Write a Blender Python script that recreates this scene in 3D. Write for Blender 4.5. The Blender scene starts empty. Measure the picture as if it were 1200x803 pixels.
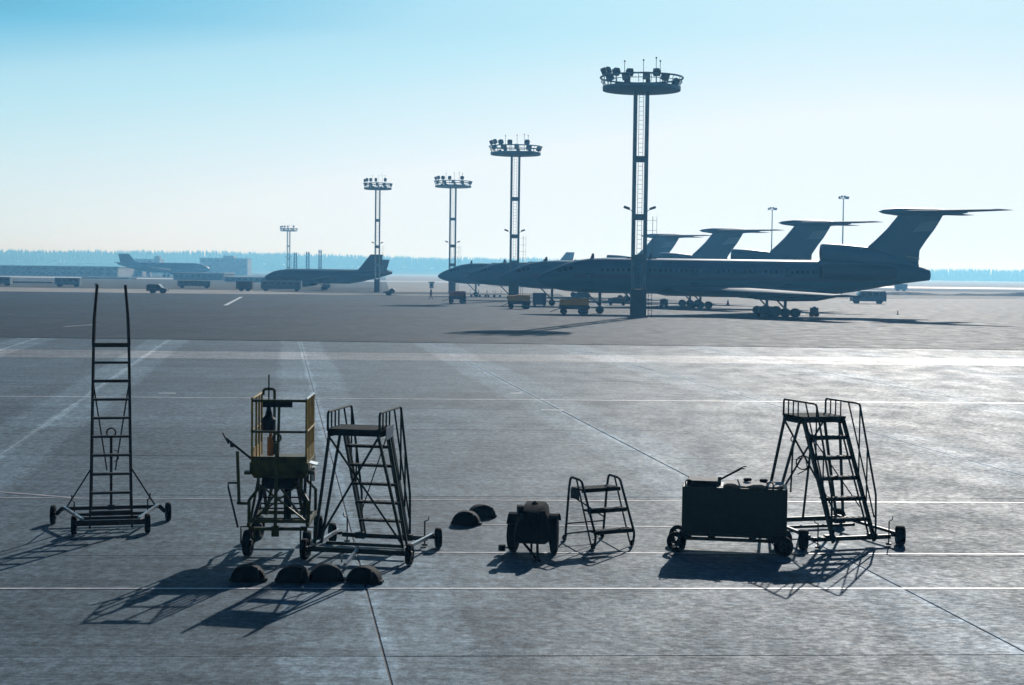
import bpy, bmesh, math, random
from mathutils import Vector, Matrix, Euler
R = math.radians
random.seed(7)
sc = bpy.context.scene
col = sc.collection

# ------------------------------------------------------------------ camera
F = 1800.0                       # focal length in photo pixels (1200 wide)
EYE = 4.15
PITCH = math.atan((401.5 - 321.0) / F)
cam_d = bpy.data.cameras.new('camera')
cam_d.sensor_width = 36.0
cam_d.lens = 36.0 * F / 1200.0
cam_d.clip_start = 0.1
cam_d.clip_end = 12000
cam = bpy.data.objects.new('camera', cam_d)
col.objects.link(cam)
cam.location = (0, 0, EYE)
CM = Euler((R(90) - PITCH, 0, 0)).to_matrix() @ Matrix.Rotation(R(0.72), 3, 'Z')
cam.rotation_euler = CM.to_euler()
sc.camera = cam

# ------------------------------------------------------------------ light
SUN_AZ, SUN_EL = 15.5, 26.5       # azimuth to the right of +Y, elevation
w = bpy.data.worlds.new('World'); sc.world = w
w.use_nodes = True
nt = w.node_tree
bg = nt.nodes['Background']
sky = nt.nodes.new('ShaderNodeTexSky')
sky.sky_type = 'NISHITA'
sky.sun_disc = False
sky.sun_elevation = R(SUN_EL)
sky.sun_rotation = R(SUN_AZ)
sky.air_density = 1.0
sky.dust_density = 0.6
sky.ozone_density = 2.0
lum = nt.nodes.new('ShaderNodeRGBToBW')
nt.links.new(sky.outputs[0], lum.inputs[0])
mr_ = nt.nodes.new('ShaderNodeMapRange'); mr_.inputs['From Max'].default_value = 20.0
tcw = nt.nodes.new('ShaderNodeTexCoord'); sxw = nt.nodes.new('ShaderNodeSeparateXYZ')   # haze whitens the sky all round the horizon
nt.links.new(tcw.outputs['Generated'], sxw.inputs[0])
hzr = nt.nodes.new('ShaderNodeMapRange'); hzr.inputs['From Min'].default_value = 0.0; hzr.inputs['From Max'].default_value = .155
hzr.inputs['To Min'].default_value = 2.0; hzr.inputs['To Max'].default_value = 1.0
nt.links.new(sxw.outputs['Z'], hzr.inputs['Value'])
mul_ = nt.nodes.new('ShaderNodeMath'); mul_.operation = 'MULTIPLY'
nt.links.new(lum.outputs[0], mul_.inputs[0]); nt.links.new(hzr.outputs[0], mul_.inputs[1])
nt.links.new(mul_.outputs[0], mr_.inputs['Value'])
ramp = nt.nodes.new('ShaderNodeValToRGB'); cr_ = ramp.color_ramp
stops = [(0.0, (.002, .012, .045)), (.10, (.003, .018, .06)), (.22, (.012, .09, .23)), (.36, (.17, .53, .76)), (.48, (.44, .74, .89)), (.56, (.50, .79, .91)), (.70, (.63, .84, .93)), (1.0, (.84, .92, .965))]
while len(cr_.elements) < len(stops): cr_.elements.new(.5)
for e_, (p_, c_) in zip(cr_.elements, stops): e_.position = p_; e_.color = (*c_, 1)
nt.links.new(mr_.outputs[0], ramp.inputs[0])
gain = nt.nodes.new('ShaderNodeVectorMath'); gain.operation = 'SCALE'; gain.inputs['Scale'].default_value = 10.0
nt.links.new(ramp.outputs[0], gain.inputs[0])
nt.links.new(gain.outputs[0], bg.inputs[0])
bg.inputs[1].default_value = 0.1

sun_d = bpy.data.lights.new('sun', 'SUN')
sun_d.energy = 4.0
sun_d.angle = R(0.5)
sun_d.color = (1.0, 0.97, 0.94)
sun = bpy.data.objects.new('sun', sun_d)
col.objects.link(sun)
sv = Vector((math.sin(R(SUN_AZ)) * math.cos(R(SUN_EL)), math.cos(R(SUN_AZ)) * math.cos(R(SUN_EL)), math.sin(R(SUN_EL))))
sun.rotation_euler = sv.to_track_quat('Z', 'Y').to_euler()
sun.location = (0, 0, 60)

sc.view_settings.view_transform = 'Standard'
sc.view_settings.look = 'None'
sc.view_settings.gamma = 1.0
sc.view_settings.exposure = 0.0

# ------------------------------------------------------------------ helpers
CREST, DROP = 96.0, 0.43          # the concrete apron rises gently to a crest
SL = DROP / CREST
def gz(y):
    return min(0.0, -DROP + SL * y)
def ray(px, py):
    return CM @ Vector(((px - 600) / F, -(py - 401.5) / F, -1.0))
def G(px, py):                    # photo pixel -> point of the ground
    d = ray(px, py)
    t = (EYE + DROP) / (SL * d.y - d.z)
    if d.y * t > CREST:
        t = EYE / max(1e-5, -d.z)
    return Vector((d.x * t, d.y * t, EYE + d.z * t))
def GD(px, D):                    # point of the ground in column px at distance D
    d = ray(px, 321 + (px - 600) * 0.0126)
    return Vector((d.x / d.y * D, D, gz(D)))
def P(px, py, D):
    d = ray(px, py); t = D / d.y
    return Vector((d.x * t, D, EYE + d.z * t))

class MB:
    """collects shapes into one bmesh"""
    def __init__(s): s.v = []; s.f = []
    def add(s, vs, fs):
        b = len(s.v); s.v += [tuple(x) for x in vs]; s.f += [tuple(i + b for i in q) for q in fs]; return s
    def box(s, c, d, rz=0, ry=0, rx=0):
        m = Euler((rx, ry, rz)).to_matrix(); c = Vector(c)
        vs = [c + m @ Vector((x * d[0] / 2, y * d[1] / 2, z * d[2] / 2)) for x in (-1, 1) for y in (-1, 1) for z in (-1, 1)]
        return s.add(vs, [(0, 1, 3, 2), (4, 6, 7, 5), (0, 4, 5, 1), (2, 3, 7, 6), (0, 2, 6, 4), (1, 5, 7, 3)])
    def bevbox(s, c, d, b):       # box with chamfered vertical and top edges
        c = Vector(c); x, y, z = d[0] / 2, d[1] / 2, d[2] / 2
        def ring(dx, dy, zz, bb): return [c + Vector(p) for p in ((-dx + bb, -dy, zz), (dx - bb, -dy, zz), (dx, -dy + bb, zz), (dx, dy - bb, zz), (dx - bb, dy, zz), (-dx + bb, dy, zz), (-dx, dy - bb, zz), (-dx, -dy + bb, zz))]
        rs = [ring(x - b, y - b, -z, b), ring(x, y, -z + b, b), ring(x, y, z - b, b), ring(x - b, y - b, z, b)]
        return s.rings(rs, True, True)
    def rings(s, rs, c0=True, c1=True):
        n = len(rs[0]); vs = [p for r in rs for p in r]; fs = []
        for k in range(len(rs) - 1):
            for i in range(n):
                j = (i + 1) % n
                fs.append((k * n + i, k * n + j, (k + 1) * n + j, (k + 1) * n + i))
        if c0: fs.append(tuple(reversed(range(n))))
        if c1: fs.append(tuple((len(rs) - 1) * n + i for i in range(n)))
        return s.add(vs, fs)
    def frame(s, a, b):
        z = (b - a).normalized()
        u = Vector((0, 0, 1)) if abs(z.z) < 0.95 else Vector((0, 1, 0))
        x = z.cross(u).normalized(); y = x.cross(z)
        return x, y, z
    def tube(s, a, b, r, n=8, r2=None):
        a, b = Vector(a), Vector(b); x, y, z = s.frame(a, b); r2 = r if r2 is None else r2
        rr = lambda p, q: [p + x * q * math.cos(2 * math.pi * i / n) + y * q * math.sin(2 * math.pi * i / n) for i in range(n)]
        return s.rings([rr(a, r), rr(b, r2)])
    def bar(s, a, b, w, h):       # rectangular section, h in the vertical-ish direction
        a, b = Vector(a), Vector(b); x, y, z = s.frame(a, b)
        rr = lambda p: [p - x * w / 2 - y * h / 2, p + x * w / 2 - y * h / 2, p + x * w / 2 + y * h / 2, p - x * w / 2 + y * h / 2]
        return s.rings([rr(a), rr(b)])
    def path(s, pts, r, n=8, rad=0.0):
        pts = [Vector(p) for p in pts]
        if rad > 0 and len(pts) > 2:
            q = [pts[0]]
            for i in range(1, len(pts) - 1):
                p = pts[i]; a = (pts[i - 1] - p); b = (pts[i + 1] - p)
                ra = min(rad, a.length * .45); rb = min(rad, b.length * .45)
                pa = p + a.normalized() * ra; pb = p + b.normalized() * rb
                for t in (0, .25, .5, .75, 1): q.append(pa * (1 - t) ** 2 + p * 2 * t * (1 - t) + pb * t * t)
            q.append(pts[-1]); pts = q
        rs = []; xp = None
        for i, p in enumerate(pts):
            d = (pts[min(i + 1, len(pts) - 1)] - pts[max(i - 1, 0)]).normalized()
            if xp is None:
                u = Vector((0, 0, 1)) if abs(d.z) < 0.95 else Vector((0, 1, 0))
                x = d.cross(u).normalized()
            else:
                x = (xp - d * xp.dot(d)).normalized()
            xp = x; y = x.cross(d)
            rs.append([p + x * r * math.cos(2 * math.pi * k / n) + y * r * math.sin(2 * math.pi * k / n) for k in range(n)])
        return s.rings(rs)
    def ring(s, c, ax, R_, r, n=24, m=6):
        c = Vector(c); ax = Vector(ax).normalized()
        u = Vector((0, 0, 1)) if abs(ax.z) < .9 else Vector((1, 0, 0))
        x = ax.cross(u).normalized(); y = ax.cross(x); vs = []; fs = []
        for i in range(n):
            a = 2 * math.pi * i / n; d = x * math.cos(a) + y * math.sin(a)
            for j in range(m):
                b = 2 * math.pi * j / m; vs.append(c + d * (R_ + r * math.cos(b)) + ax * r * math.sin(b))
        for i in range(n):
            for j in range(m):
                fs.append((i * m + j, ((i + 1) % n) * m + j, ((i + 1) % n) * m + (j + 1) % m, i * m + (j + 1) % m))
        return s.add(vs, fs)
    def lathe(s, c, ax, prof, n=16):  # prof: (offset along axis, radius)
        c = Vector(c); ax = Vector(ax).normalized()
        u = Vector((0, 0, 1)) if abs(ax.z) < .9 else Vector((1, 0, 0))
        x = ax.cross(u).normalized(); y = ax.cross(x)
        return s.rings([[c + ax * o + x * q * math.cos(2 * math.pi * i / n) + y * q * math.sin(2 * math.pi * i / n) for i in range(n)] for o, q in prof])
    def prism(s, poly, a, b, axis='y'):  # poly in the plane across the axis
        def mk(p, t):
            if axis == 'y': return (p[0], t, p[1])
            if axis == 'x': return (t, p[0], p[1])
            return (p[0], p[1], t)
        return s.rings([[mk(p, a) for p in poly], [mk(p, b) for p in poly]])
    def build(s, name, mat, parent=None, smooth=False):
        me = bpy.data.meshes.new(name)
        me.from_pydata(s.v, [], s.f)
        bm = bmesh.new(); bm.from_mesh(me)
        bmesh.ops.recalc_face_normals(bm, faces=bm.faces)
        if smooth:
            for f in bm.faces: f.smooth = True
            for e in bm.edges:
                if len(e.link_faces) == 2 and e.calc_face_angle(0) > 0.7: e.smooth = False
        bm.to_mesh(me); bm.free()
        me.materials.append(mat)
        o = bpy.data.objects.new(name, me); col.objects.link(o)
        if parent is not None: o.parent = parent
        return o

def tag(o, label, cat, group=None):
    o['label'] = label; o['category'] = cat
    if group: o['group'] = group
    return o
def thing(name, label, cat, loc=(0, 0, 0), rz=0, group=None):
    o = bpy.data.objects.new(name, None); col.objects.link(o)
    o.empty_display_size = 0.2
    o.location = loc; o.rotation_euler = (0, 0, rz)
    return tag(o, label, cat, group)
def struct(o):
    o['kind'] = 'structure'; return o
def stuff(o):
    o['kind'] = 'stuff'; return o
def copy_tree(o, parent=None, kids=None):
    if kids is None:
        kids = {}
        for q in list(col.objects):
            if q.parent: kids.setdefault(q.parent.name, []).append(q)
    c = o.copy(); col.objects.link(c)
    if parent is not None: c.parent = parent
    for ch in kids.get(o.name, []): copy_tree(ch, c, kids)
    return c

# ------------------------------------------------------------------ materials
def mat(name, c, rough=0.55, metal=0.0, vary=0.25, scale=6.0, spec=0.5, bump=0.0, c2=None):
    m = bpy.data.materials.new(name); m.use_nodes = True
    n = m.node_tree.nodes; l = m.node_tree.links
    b = n['Principled BSDF']
    tc = n.new('ShaderNodeTexCoord')
    nz = n.new('ShaderNodeTexNoise'); nz.inputs['Scale'].default_value = scale; nz.inputs['Detail'].default_value = 6; nz.inputs['Roughness'].default_value = .65
    l.new(tc.outputs['Object'], nz.inputs['Vector'])
    cr = n.new('ShaderNodeValToRGB')
    d = c2 if c2 else tuple(x * (1 - vary) for x in c)
    cr.color_ramp.elements[0].position = .35; cr.color_ramp.elements[1].position = .65
    cr.color_ramp.elements[0].color = (*d, 1); cr.color_ramp.elements[1].color = (*[min(1, x * (1 + vary * .5)) for x in c], 1)
    l.new(nz.outputs['Fac'], cr.inputs['Fac']); l.new(cr.outputs['Color'], b.inputs['Base Color'])
    mr = n.new('ShaderNodeMapRange'); mr.inputs['To Min'].default_value = max(.05, rough - .12); mr.inputs['To Max'].default_value = min(1, rough + .12)
    l.new(nz.outputs['Fac'], mr.inputs['Value']); l.new(mr.outputs['Result'], b.inputs['Roughness'])
    b.inputs['Metallic'].default_value = metal
    b.inputs['Specular IOR Level'].default_value = spec
    if bump:
        bp = n.new('ShaderNodeBump'); bp.inputs['Strength'].default_value = bump; bp.inputs['Distance'].default_value = .02
        l.new(nz.outputs['Fac'], bp.inputs['Height']); l.new(bp.outputs['Normal'], b.inputs['Normal'])
    return m

M = {}
M['green'] = mat('dark_green_paint', (.008, .020, .016), .5, c2=(.005, .012, .010), spec=.25)
M['darksteel'] = mat('dark_steel_paint', (.012, .016, .017), .5, c2=(.008, .009, .009), spec=.25)
M['rustbrown'] = mat('brown_worn_paint', (.026, .017, .014), .5, c2=(.014, .009, .008), spec=.25)
M['yellow'] = mat('worn_yellow_paint', (.40, .25, .015), .5, c2=(.17, .10, .015), spec=.3)
M['yellowdark'] = mat('dirty_yellow_green_paint', (.075, .068, .010), .55, c2=(.022, .022, .007), spec=.25)
M['orangecyl'] = mat('orange_paint', (.45, .17, .03), .45)
M['rubber'] = mat('black_rubber', (.003, .0042, .006), .8, scale=12, spec=.10)
M['tarp'] = mat('black_tarpaulin', (.004, .005, .007), .9, spec=.05)
M['black'] = mat('black_paint', (.005, .006, .008), .7, spec=.2)
M['grip'] = mat('worn_step_edge', (.05, .06, .06), .7, spec=.15)
M['grating'] = mat('dark_grating', (.008, .014, .013), .85, spec=.06)
M['galv'] = mat('galvanised_steel', (.42, .43, .44), .35, metal=.7)
M['whiteplate'] = mat('white_enamel', (.72, .70, .72), .45, vary=.15)
M['cloth'] = mat('pale_cloth', (.6, .58, .55), .9, vary=.2)
M['mastpaint'] = mat('mast_grey_paint', (.13, .24, .28), .55, scale=1.5)
M['mastdark'] = mat('mast_dark_paint', (.045, .05, .055), .6, scale=1.5)
M['lampglass'] = mat('lamp_glass', (.25, .27, .28), .15)
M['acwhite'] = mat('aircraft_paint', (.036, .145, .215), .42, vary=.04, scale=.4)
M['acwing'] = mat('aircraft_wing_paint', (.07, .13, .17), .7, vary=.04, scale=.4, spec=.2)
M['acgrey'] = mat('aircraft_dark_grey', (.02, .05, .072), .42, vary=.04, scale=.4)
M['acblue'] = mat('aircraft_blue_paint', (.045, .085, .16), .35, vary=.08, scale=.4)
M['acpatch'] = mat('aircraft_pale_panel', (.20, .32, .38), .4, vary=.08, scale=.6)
M['aclitline'] = mat('aircraft_lit_line', (.5, .52, .54), .25, metal=.8)
M['glass'] = mat('dark_glass', (.02, .024, .028), .12)
M['gpuorange'] = mat('faded_orange_paint', (1.0, .36, .01), .55, scale=2)
M['gpured'] = mat('faded_red_paint', (.55, .10, .06), .55, scale=2)
M['gpubase'] = mat('grimy_dark_paint', (.035, .035, .037), .65, scale=3)
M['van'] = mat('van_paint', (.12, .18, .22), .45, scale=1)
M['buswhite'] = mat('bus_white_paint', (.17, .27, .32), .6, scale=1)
M['conc_wall'] = mat('far_wall', (.36, .36, .35), .8, scale=.3)
M['dark_wall'] = mat('far_dark_wall', (.14, .16, .17), .8, scale=.3)
M['white_roof'] = mat('pale_roof', (.7, .71, .72), .6, scale=.3)
M['conered'] = mat('cone_red', (.55, .06, .03), .6)
M['skin'] = mat('skin', (.45, .28, .2), .6)
M['clothes'] = mat('dark_clothes', (.03, .035, .045), .85)
M['trunk'] = mat('far_trunk', (.05, .04, .03), .9)

def rotated_pos(n, l, ang, sx, sy):
    g = n.new('ShaderNodeNewGeometry')
    mp = n.new('ShaderNodeMapping'); mp.inputs['Rotation'].default_value = (0, 0, ang); mp.inputs['Scale'].default_value = (sx, sy, 1)
    l.new(g.outputs['Position'], mp.inputs['Vector'])
    return mp.outputs['Vector']

def ground_mat(name, c, streak=.5, rough=.5, slab=False, light=1.0, bumpk=.6, spec=.5):
    m = bpy.data.materials.new(name); m.use_nodes = True
    n = m.node_tree.nodes; l = m.node_tree.links; b = n['Principled BSDF']
    def noise(vec, sc_, det=5, ro=.6):
        q = n.new('ShaderNodeTexNoise'); q.inputs['Scale'].default_value = sc_; q.inputs['Detail'].default_value = det; q.inputs['Roughness'].default_value = ro
        l.new(vec, q.inputs['Vector']); return q.outputs['Fac']
    def maprange(v, a, b_, c_, d_):
        q = n.new('ShaderNodeMapRange'); q.inputs['From Min'].default_value = a; q.inputs['From Max'].default_value = b_; q.inputs['To Min'].default_value = c_; q.inputs['To Max'].default_value = d_
        l.new(v, q.inputs['Value']); return q.outputs['Result']
    def math_(op, a, b_):
        q = n.new('ShaderNodeMath'); q.operation = op
        for i, x in enumerate((a, b_)):
            if isinstance(x, (int, float)): q.inputs[i].default_value = x
            else: l.new(x, q.inputs[i])
        return q.outputs[0]
    vs = rotated_pos(n, l, R(-3.4), .8, 3.0)       # streaks run across the slabs
    vs2 = rotated_pos(n, l, R(-3.4), 7.5, 11.0)
    vb = rotated_pos(n, l, R(8.6), 1.0, .5)
    st = noise(vs, 1.0, 7, .7); st2 = noise(vs2, 1.0, 5, .75); big = noise(vb, .12, 5, .6); fine = noise(vb, 7.0, 6, .8); mid = noise(vb, .75, 6, .7)
    k = math_('ADD', maprange(st, .3, .7, 1 - streak * .20, 1 + streak * .20), maprange(st2, .34, .66, -streak * .62, streak * .62))
    k = math_('MULTIPLY', k, maprange(big, .3, .7, .78, 1.2))
    k = math_('MULTIPLY', k, maprange(fine, .36, .64, .54, 1.46))
    k = math_('MULTIPLY', k, maprange(mid, .3, .7, .86, 1.14))
    vl = rotated_pos(n, l, R(-3.4), .09, 4.2)
    ln = noise(vl, 1.0, 6, .75)
    vl2 = rotated_pos(n, l, R(-3.4), .12, 1.6)
    ln2 = noise(vl2, 1.0, 5, .7)
    k = math_('MULTIPLY', k, maprange(ln, .52, .58, 1.04, .84))
    k = math_('MULTIPLY', k, maprange(ln, .36, .42, 1.16, 1.0))
    k = math_('MULTIPLY', k, maprange(ln2, .35, .65, .84, 1.16))
    if slab:
        oi = n.new('ShaderNodeObjectInfo')
        k = math_('MULTIPLY', k, maprange(oi.outputs['Random'], 0, 1, .86, 1.14))
        tc = n.new('ShaderNodeTexCoord'); sx = n.new('ShaderNodeSeparateXYZ'); l.new(tc.outputs['Object'], sx.inputs[0])
        ax = math_('ABSOLUTE', math_('ADD', sx.outputs['X'], math_('MULTIPLY', sx.outputs['Y'], .152)), 0)
        ax0 = ax
        ax = math_('ADD', ax, maprange(big, .3, .7, -.25, .25))
        ax = math_('ADD', ax, maprange(st2, .3, .7, -.1, .1))
        q = n.new('ShaderNodeMapRange'); q.interpolation_type = 'SMOOTHSTEP'
        q.inputs['From Min'].default_value = 2.55; q.inputs['From Max'].default_value = 2.9; q.inputs['To Min'].default_value = 1.0; q.inputs['To Max'].default_value = 1.55
        l.new(ax, q.inputs['Value'])
        k = math_('MULTIPLY', k, q.outputs[0])
        q = n.new('ShaderNodeMapRange'); q.interpolation_type = 'SMOOTHSTEP'      # worn pale edge beside the joints
        q.inputs['From Min'].default_value = 3.70; q.inputs['From Max'].default_value = 3.80; q.inputs['To Min'].default_value = 1.0; q.inputs['To Max'].default_value = 1.5
        l.new(math_('ADD', ax0, maprange(mid, .3, .7, -.14, .08)), q.inputs['Value'])
        k = math_('MULTIPLY', k, q.outputs[0])
    mx = n.new('ShaderNodeMixRGB'); mx.blend_type = 'MULTIPLY'; mx.inputs[0].default_value = 1
    mx.inputs[1].default_value = (*[x * light for x in c], 1)
    cb = n.new('ShaderNodeCombineXYZ')
    for i in range(3): l.new(k, cb.inputs[i])
    l.new(cb.outputs[0], mx.inputs[2]); l.new(mx.outputs[0], b.inputs['Base Color'])
    l.new(maprange(math_('ADD', math_('MULTIPLY', st2, .6), math_('MULTIPLY', mid, .4)), .38, .62, rough + .13, rough - .13), b.inputs['Roughness'])
    b.inputs['Specular IOR Level'].default_value = spec
    if bumpk:
        h = math_('ADD', math_('ADD', math_('MULTIPLY', st2, .8), math_('MULTIPLY', fine, .6)), math_('MULTIPLY', ln, .7))
        bp = n.new('ShaderNodeBump'); bp.inputs['Strength'].default_value = bumpk; bp.inputs['Distance'].default_value = .02
        l.new(h, bp.inputs['Height']); l.new(bp.outputs['Normal'], b.inputs['Normal'])
    return m

M['slab'] = ground_mat('concrete_slab', (.103, .146, .176), .55, .66, slab=True, spec=.085)
M['slab_light'] = ground_mat('concrete_slab_pale', (.24, .255, .27), .45, .6, slab=True, spec=.10)
M['joint'] = mat('joint_tar', (.055, .06, .068), .8, scale=3)
M['asphalt'] = ground_mat('asphalt', (.037, .052, .064), .9, .72, spec=.06)
M['field'] = ground_mat('dry_field', (.34, .33, .30), .5, .9, bumpk=0, spec=.1)
M['verge'] = ground_mat('dark_verge', (.05, .055, .045), .5, .9, bumpk=0, spec=.1)
M['paint'] = mat('white_road_paint', (.72, .72, .74), .5, scale=2.5, c2=(.36, .36, .38))
M['paintpink'] = mat('worn_road_paint', (.50, .45, .46), .5, scale=2.5, c2=(.25, .23, .24))

# ------------------------------------------------------------------ ground
def sheet(name, pts, m, kind='structure'):
    me = bpy.data.meshes.new(name); me.from_pydata([tuple(p) for p in pts], [], [tuple(range(len(pts)))]); me.materials.append(m)
    o = bpy.data.objects.new(name, me); col.objects.link(o); o['kind'] = kind
    if me.polygons[0].normal.z < 0: me.flip_normals()
    return o
# terrain: one sheet to the horizon, dropping below the apron close to the camera
prof = [(-2600, -.80), (-30, -.80), (94, -.14), (97, -.06), (140, -.06), (6500, -.06)]
vs = []; fs = []
for y, z in prof: vs += [(-6500, y, z), (6500, y, z)]
for i in range(len(prof) - 1): fs.append((2 * i, 2 * i + 1, 2 * i + 3, 2 * i + 2))
me = bpy.data.meshes.new('terrain'); me.from_pydata(vs, [], fs); me.materials.append(M['field'])
terrain = bpy.data.objects.new('terrain', me); col.objects.link(terrain); struct(terrain)

# concrete apron: base sheet and one object per slab
AL = R(3.4); BL = R(8.63)
a = Vector((math.cos(AL), math.sin(AL), 0)); bdir = Vector((-math.sin(BL), math.cos(BL), 0))
SW, SLN = 7.75, 6.3
apron = MB().add([(-90, -12, gz(-12) - .016), (90, -12, gz(-12) - .016), (90, CREST, -.016), (-90, CREST, -.016)], [(0, 1, 2, 3)]).build('apron', M['joint'])
struct(apron)
gap = .026
def slab_mesh(m):
    hw, hl = SW / 2 - gap / 2, SLN / 2 - gap / 4
    cs = [a * -hw + bdir * -hl, a * hw + bdir * -hl, a * hw + bdir * hl, a * -hw + bdir * hl]
    def ring(ins, z): return [c * (1 - ins / 3.5) + Vector((0, 0, z)) for c in cs]
    q = MB().rings([ring(0, -.09), ring(0, -.006), ring(.006, 0)])
    o = q.build("slab_proto", m); me = o.data; bpy.data.objects.remove(o); return me
sm_a, sm_b = slab_mesh(M['slab']), slab_mesh(M['slab_light'])
j0 = G(441, 735)                                   # a joint crosses here
j0.z = 0
tj = G(600, 771)
org = Vector((j0.x, j0.y, 0)); org = org + bdir * ((tj.y - org.y) / bdir.y)
slabn = 0
for j in range(-3, 14):
    for i in range(-9, 9):
        c = org + a * SW * (i + .5) + bdir * SLN * (j + .5)
        if c.y + SLN * .5 + abs(a.y) * SW > CREST + 2.0: continue
        half = c.y * 0.36 + 7
        if c.y < 3 or abs(c.x) > half: continue
        o = bpy.data.objects.new('concrete_slab', sm_b if j in (9,) else sm_a)
        col.objects.link(o); o.parent = apron
        o.location = (c.x, c.y, gz(c.y) + random.uniform(-.002, .002)); o.rotation_euler = (SL, 0, 0)
        slabn += 1
CR = 91.5
asph = sheet('asphalt_apron', [(-420, CR, .002), (420, CR, .002), (420, 470, .002), (260, 455, .002), (60, 300, .002), (-60, 268, .002), (-420, 262, .002)], M['asphalt'])

# painted lines
def line_px(p0, p1, wd, m, name='painted_line', n=8, lift=.006):
    A, B = G(*p0), G(*p1)
    d = (B - A); d.z = 0; s_ = Vector((-d.y, d.x, 0)).normalized() * wd / 2
    vs = []; fs = []
    for i in range(n + 1):
        p = A.lerp(B, i / n); z = gz(p.y) + lift
        if p.y > CREST: z = .007
        vs += [(p.x - s_.x, p.y - s_.y, gz(p.y - s_.y) + (lift if p.y <= CREST else .008)), (p.x + s_.x, p.y + s_.y, gz(p.y + s_.y) + (lift if p.y <= CREST else .008))]
    for i in range(n): fs.append((2 * i, 2 * i + 2, 2 * i + 3, 2 * i + 1))
    me = bpy.data.meshes.new(name); me.from_pydata(vs, [], fs); me.materials.append(m)
    o = bpy.data.objects.new(name, me); col.objects.link(o); struct(o); return o
line_px((-150, 690), (1900, 690.3), .075, M['paint'])
line_px((430, 647.5), (1900, 651.8), .06, M['paint'])
line_px((-150, 583), (1900, 593), .07, M['paintpink'])
line_px((-60, 572), (90, 584), .10, M['paintpink'])
line_px((-150, 463.5), (1900, 477.6), .16, M['paint'])
line_px((560, 615), (800, 618), .05, M['paintpink'])
line_px((264, 358), (283, 348), .5, M['paint'])
line_px((186, 461), (206, 461), .25, M['paint'])
line_px((634, 480.5), (660, 481), .25, M['paint'])
line_px((598, 461), (612, 461), .25, M['paint'])

line_px((75, 383), (112, 380.5), .35, M['paintpink'])
line_px((375, 362), (462, 361.5), .5, M['joint'], 'tar_seam')
line_px((300, 352), (480, 351), .4, M['joint'], 'tar_seam')
line_px((20, 371), (330, 370), .35, M['joint'], 'tar_seam')
# far field strips
sheet('verge', [(-700, 325, -.035), (-26, 325, -.035), (-245, 2930, -.035), (-2000, 2930, -.035)], M['verge'])
sheet('verge', [(-40, 300, -.02), (10, 296, -.02), (10, 330, -.02), (-60, 338, -.02)], M['verge'])
taxiway = sheet('taxiway', [(-500, 620, -.03), (1200, 820, -.03), (1200, 980, -.03), (-500, 700, -.03)], M['slab_light'])
vg2 = sheet('verge', [(60, 520, -.03), (900, 620, -.03), (1100, 780, -.03), (60, 640, -.03)], M['verge'])

# ------------------------------------------------------------------ wheels
def wheel(parent, c, ax, r, wd, rim=None, spokes=False):
    c = Vector(c); ax = Vector(ax).normalized()
    h = MB()
    if spokes:
        h.lathe(c, ax, [(-wd * .45, .22 * r), (wd * .45, .22 * r)], 10)
        u = Vector((0, 0, 1)); x = ax.cross(u).normalized(); y = ax.cross(x)
        for k in range(5):
            t = 2 * math.pi * k / 5 + .3; d = x * math.cos(t) + y * math.sin(t)
            h.bar(c + d * r * .15, c + d * r * .66, wd * .3, r * .14)
        h.ring(c, ax, r * .64, r * .06, 20, 4)
    else:
        h.lathe(c, ax, [(-wd * .5, .25 * r), (-wd * .3, .3 * r), (-wd * .25, .6 * r), (wd * .25, .6 * r), (wd * .3, .3 * r), (wd * .5, .25 * r)], 12)
    ho = h.build('wheel', rim or M['darksteel'], parent, True)
    t = MB(); n = 24; m = 8; vs = []; fs = []
    u = Vector((0, 0, 1)); x = ax.cross(u).normalized(); y = ax.cross(x)
    sec = [(.60, -.40), (.85, -.5), (.96, -.42), (1.0, -.22), (1.0, .22), (.96, .42), (.85, .5), (.60, .40)]
    for i in range(n):
        d = x * math.cos(2 * math.pi * i / n) + y * math.sin(2 * math.pi * i / n)
        for q, o_ in sec: vs.append(c + d * r * q + ax * wd * o_)
    for i in range(n):
        for j in range(m): fs.append((i * m + j, ((i + 1) % n) * m + j, ((i + 1) % n) * m + (j + 1) % m, i * m + (j + 1) % m))
    t.add(vs, fs).build('tyre', M['rubber'], ho, True)
    return ho
def axdir(deg): return (math.cos(R(deg)), math.sin(R(deg)), 0)

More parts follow.
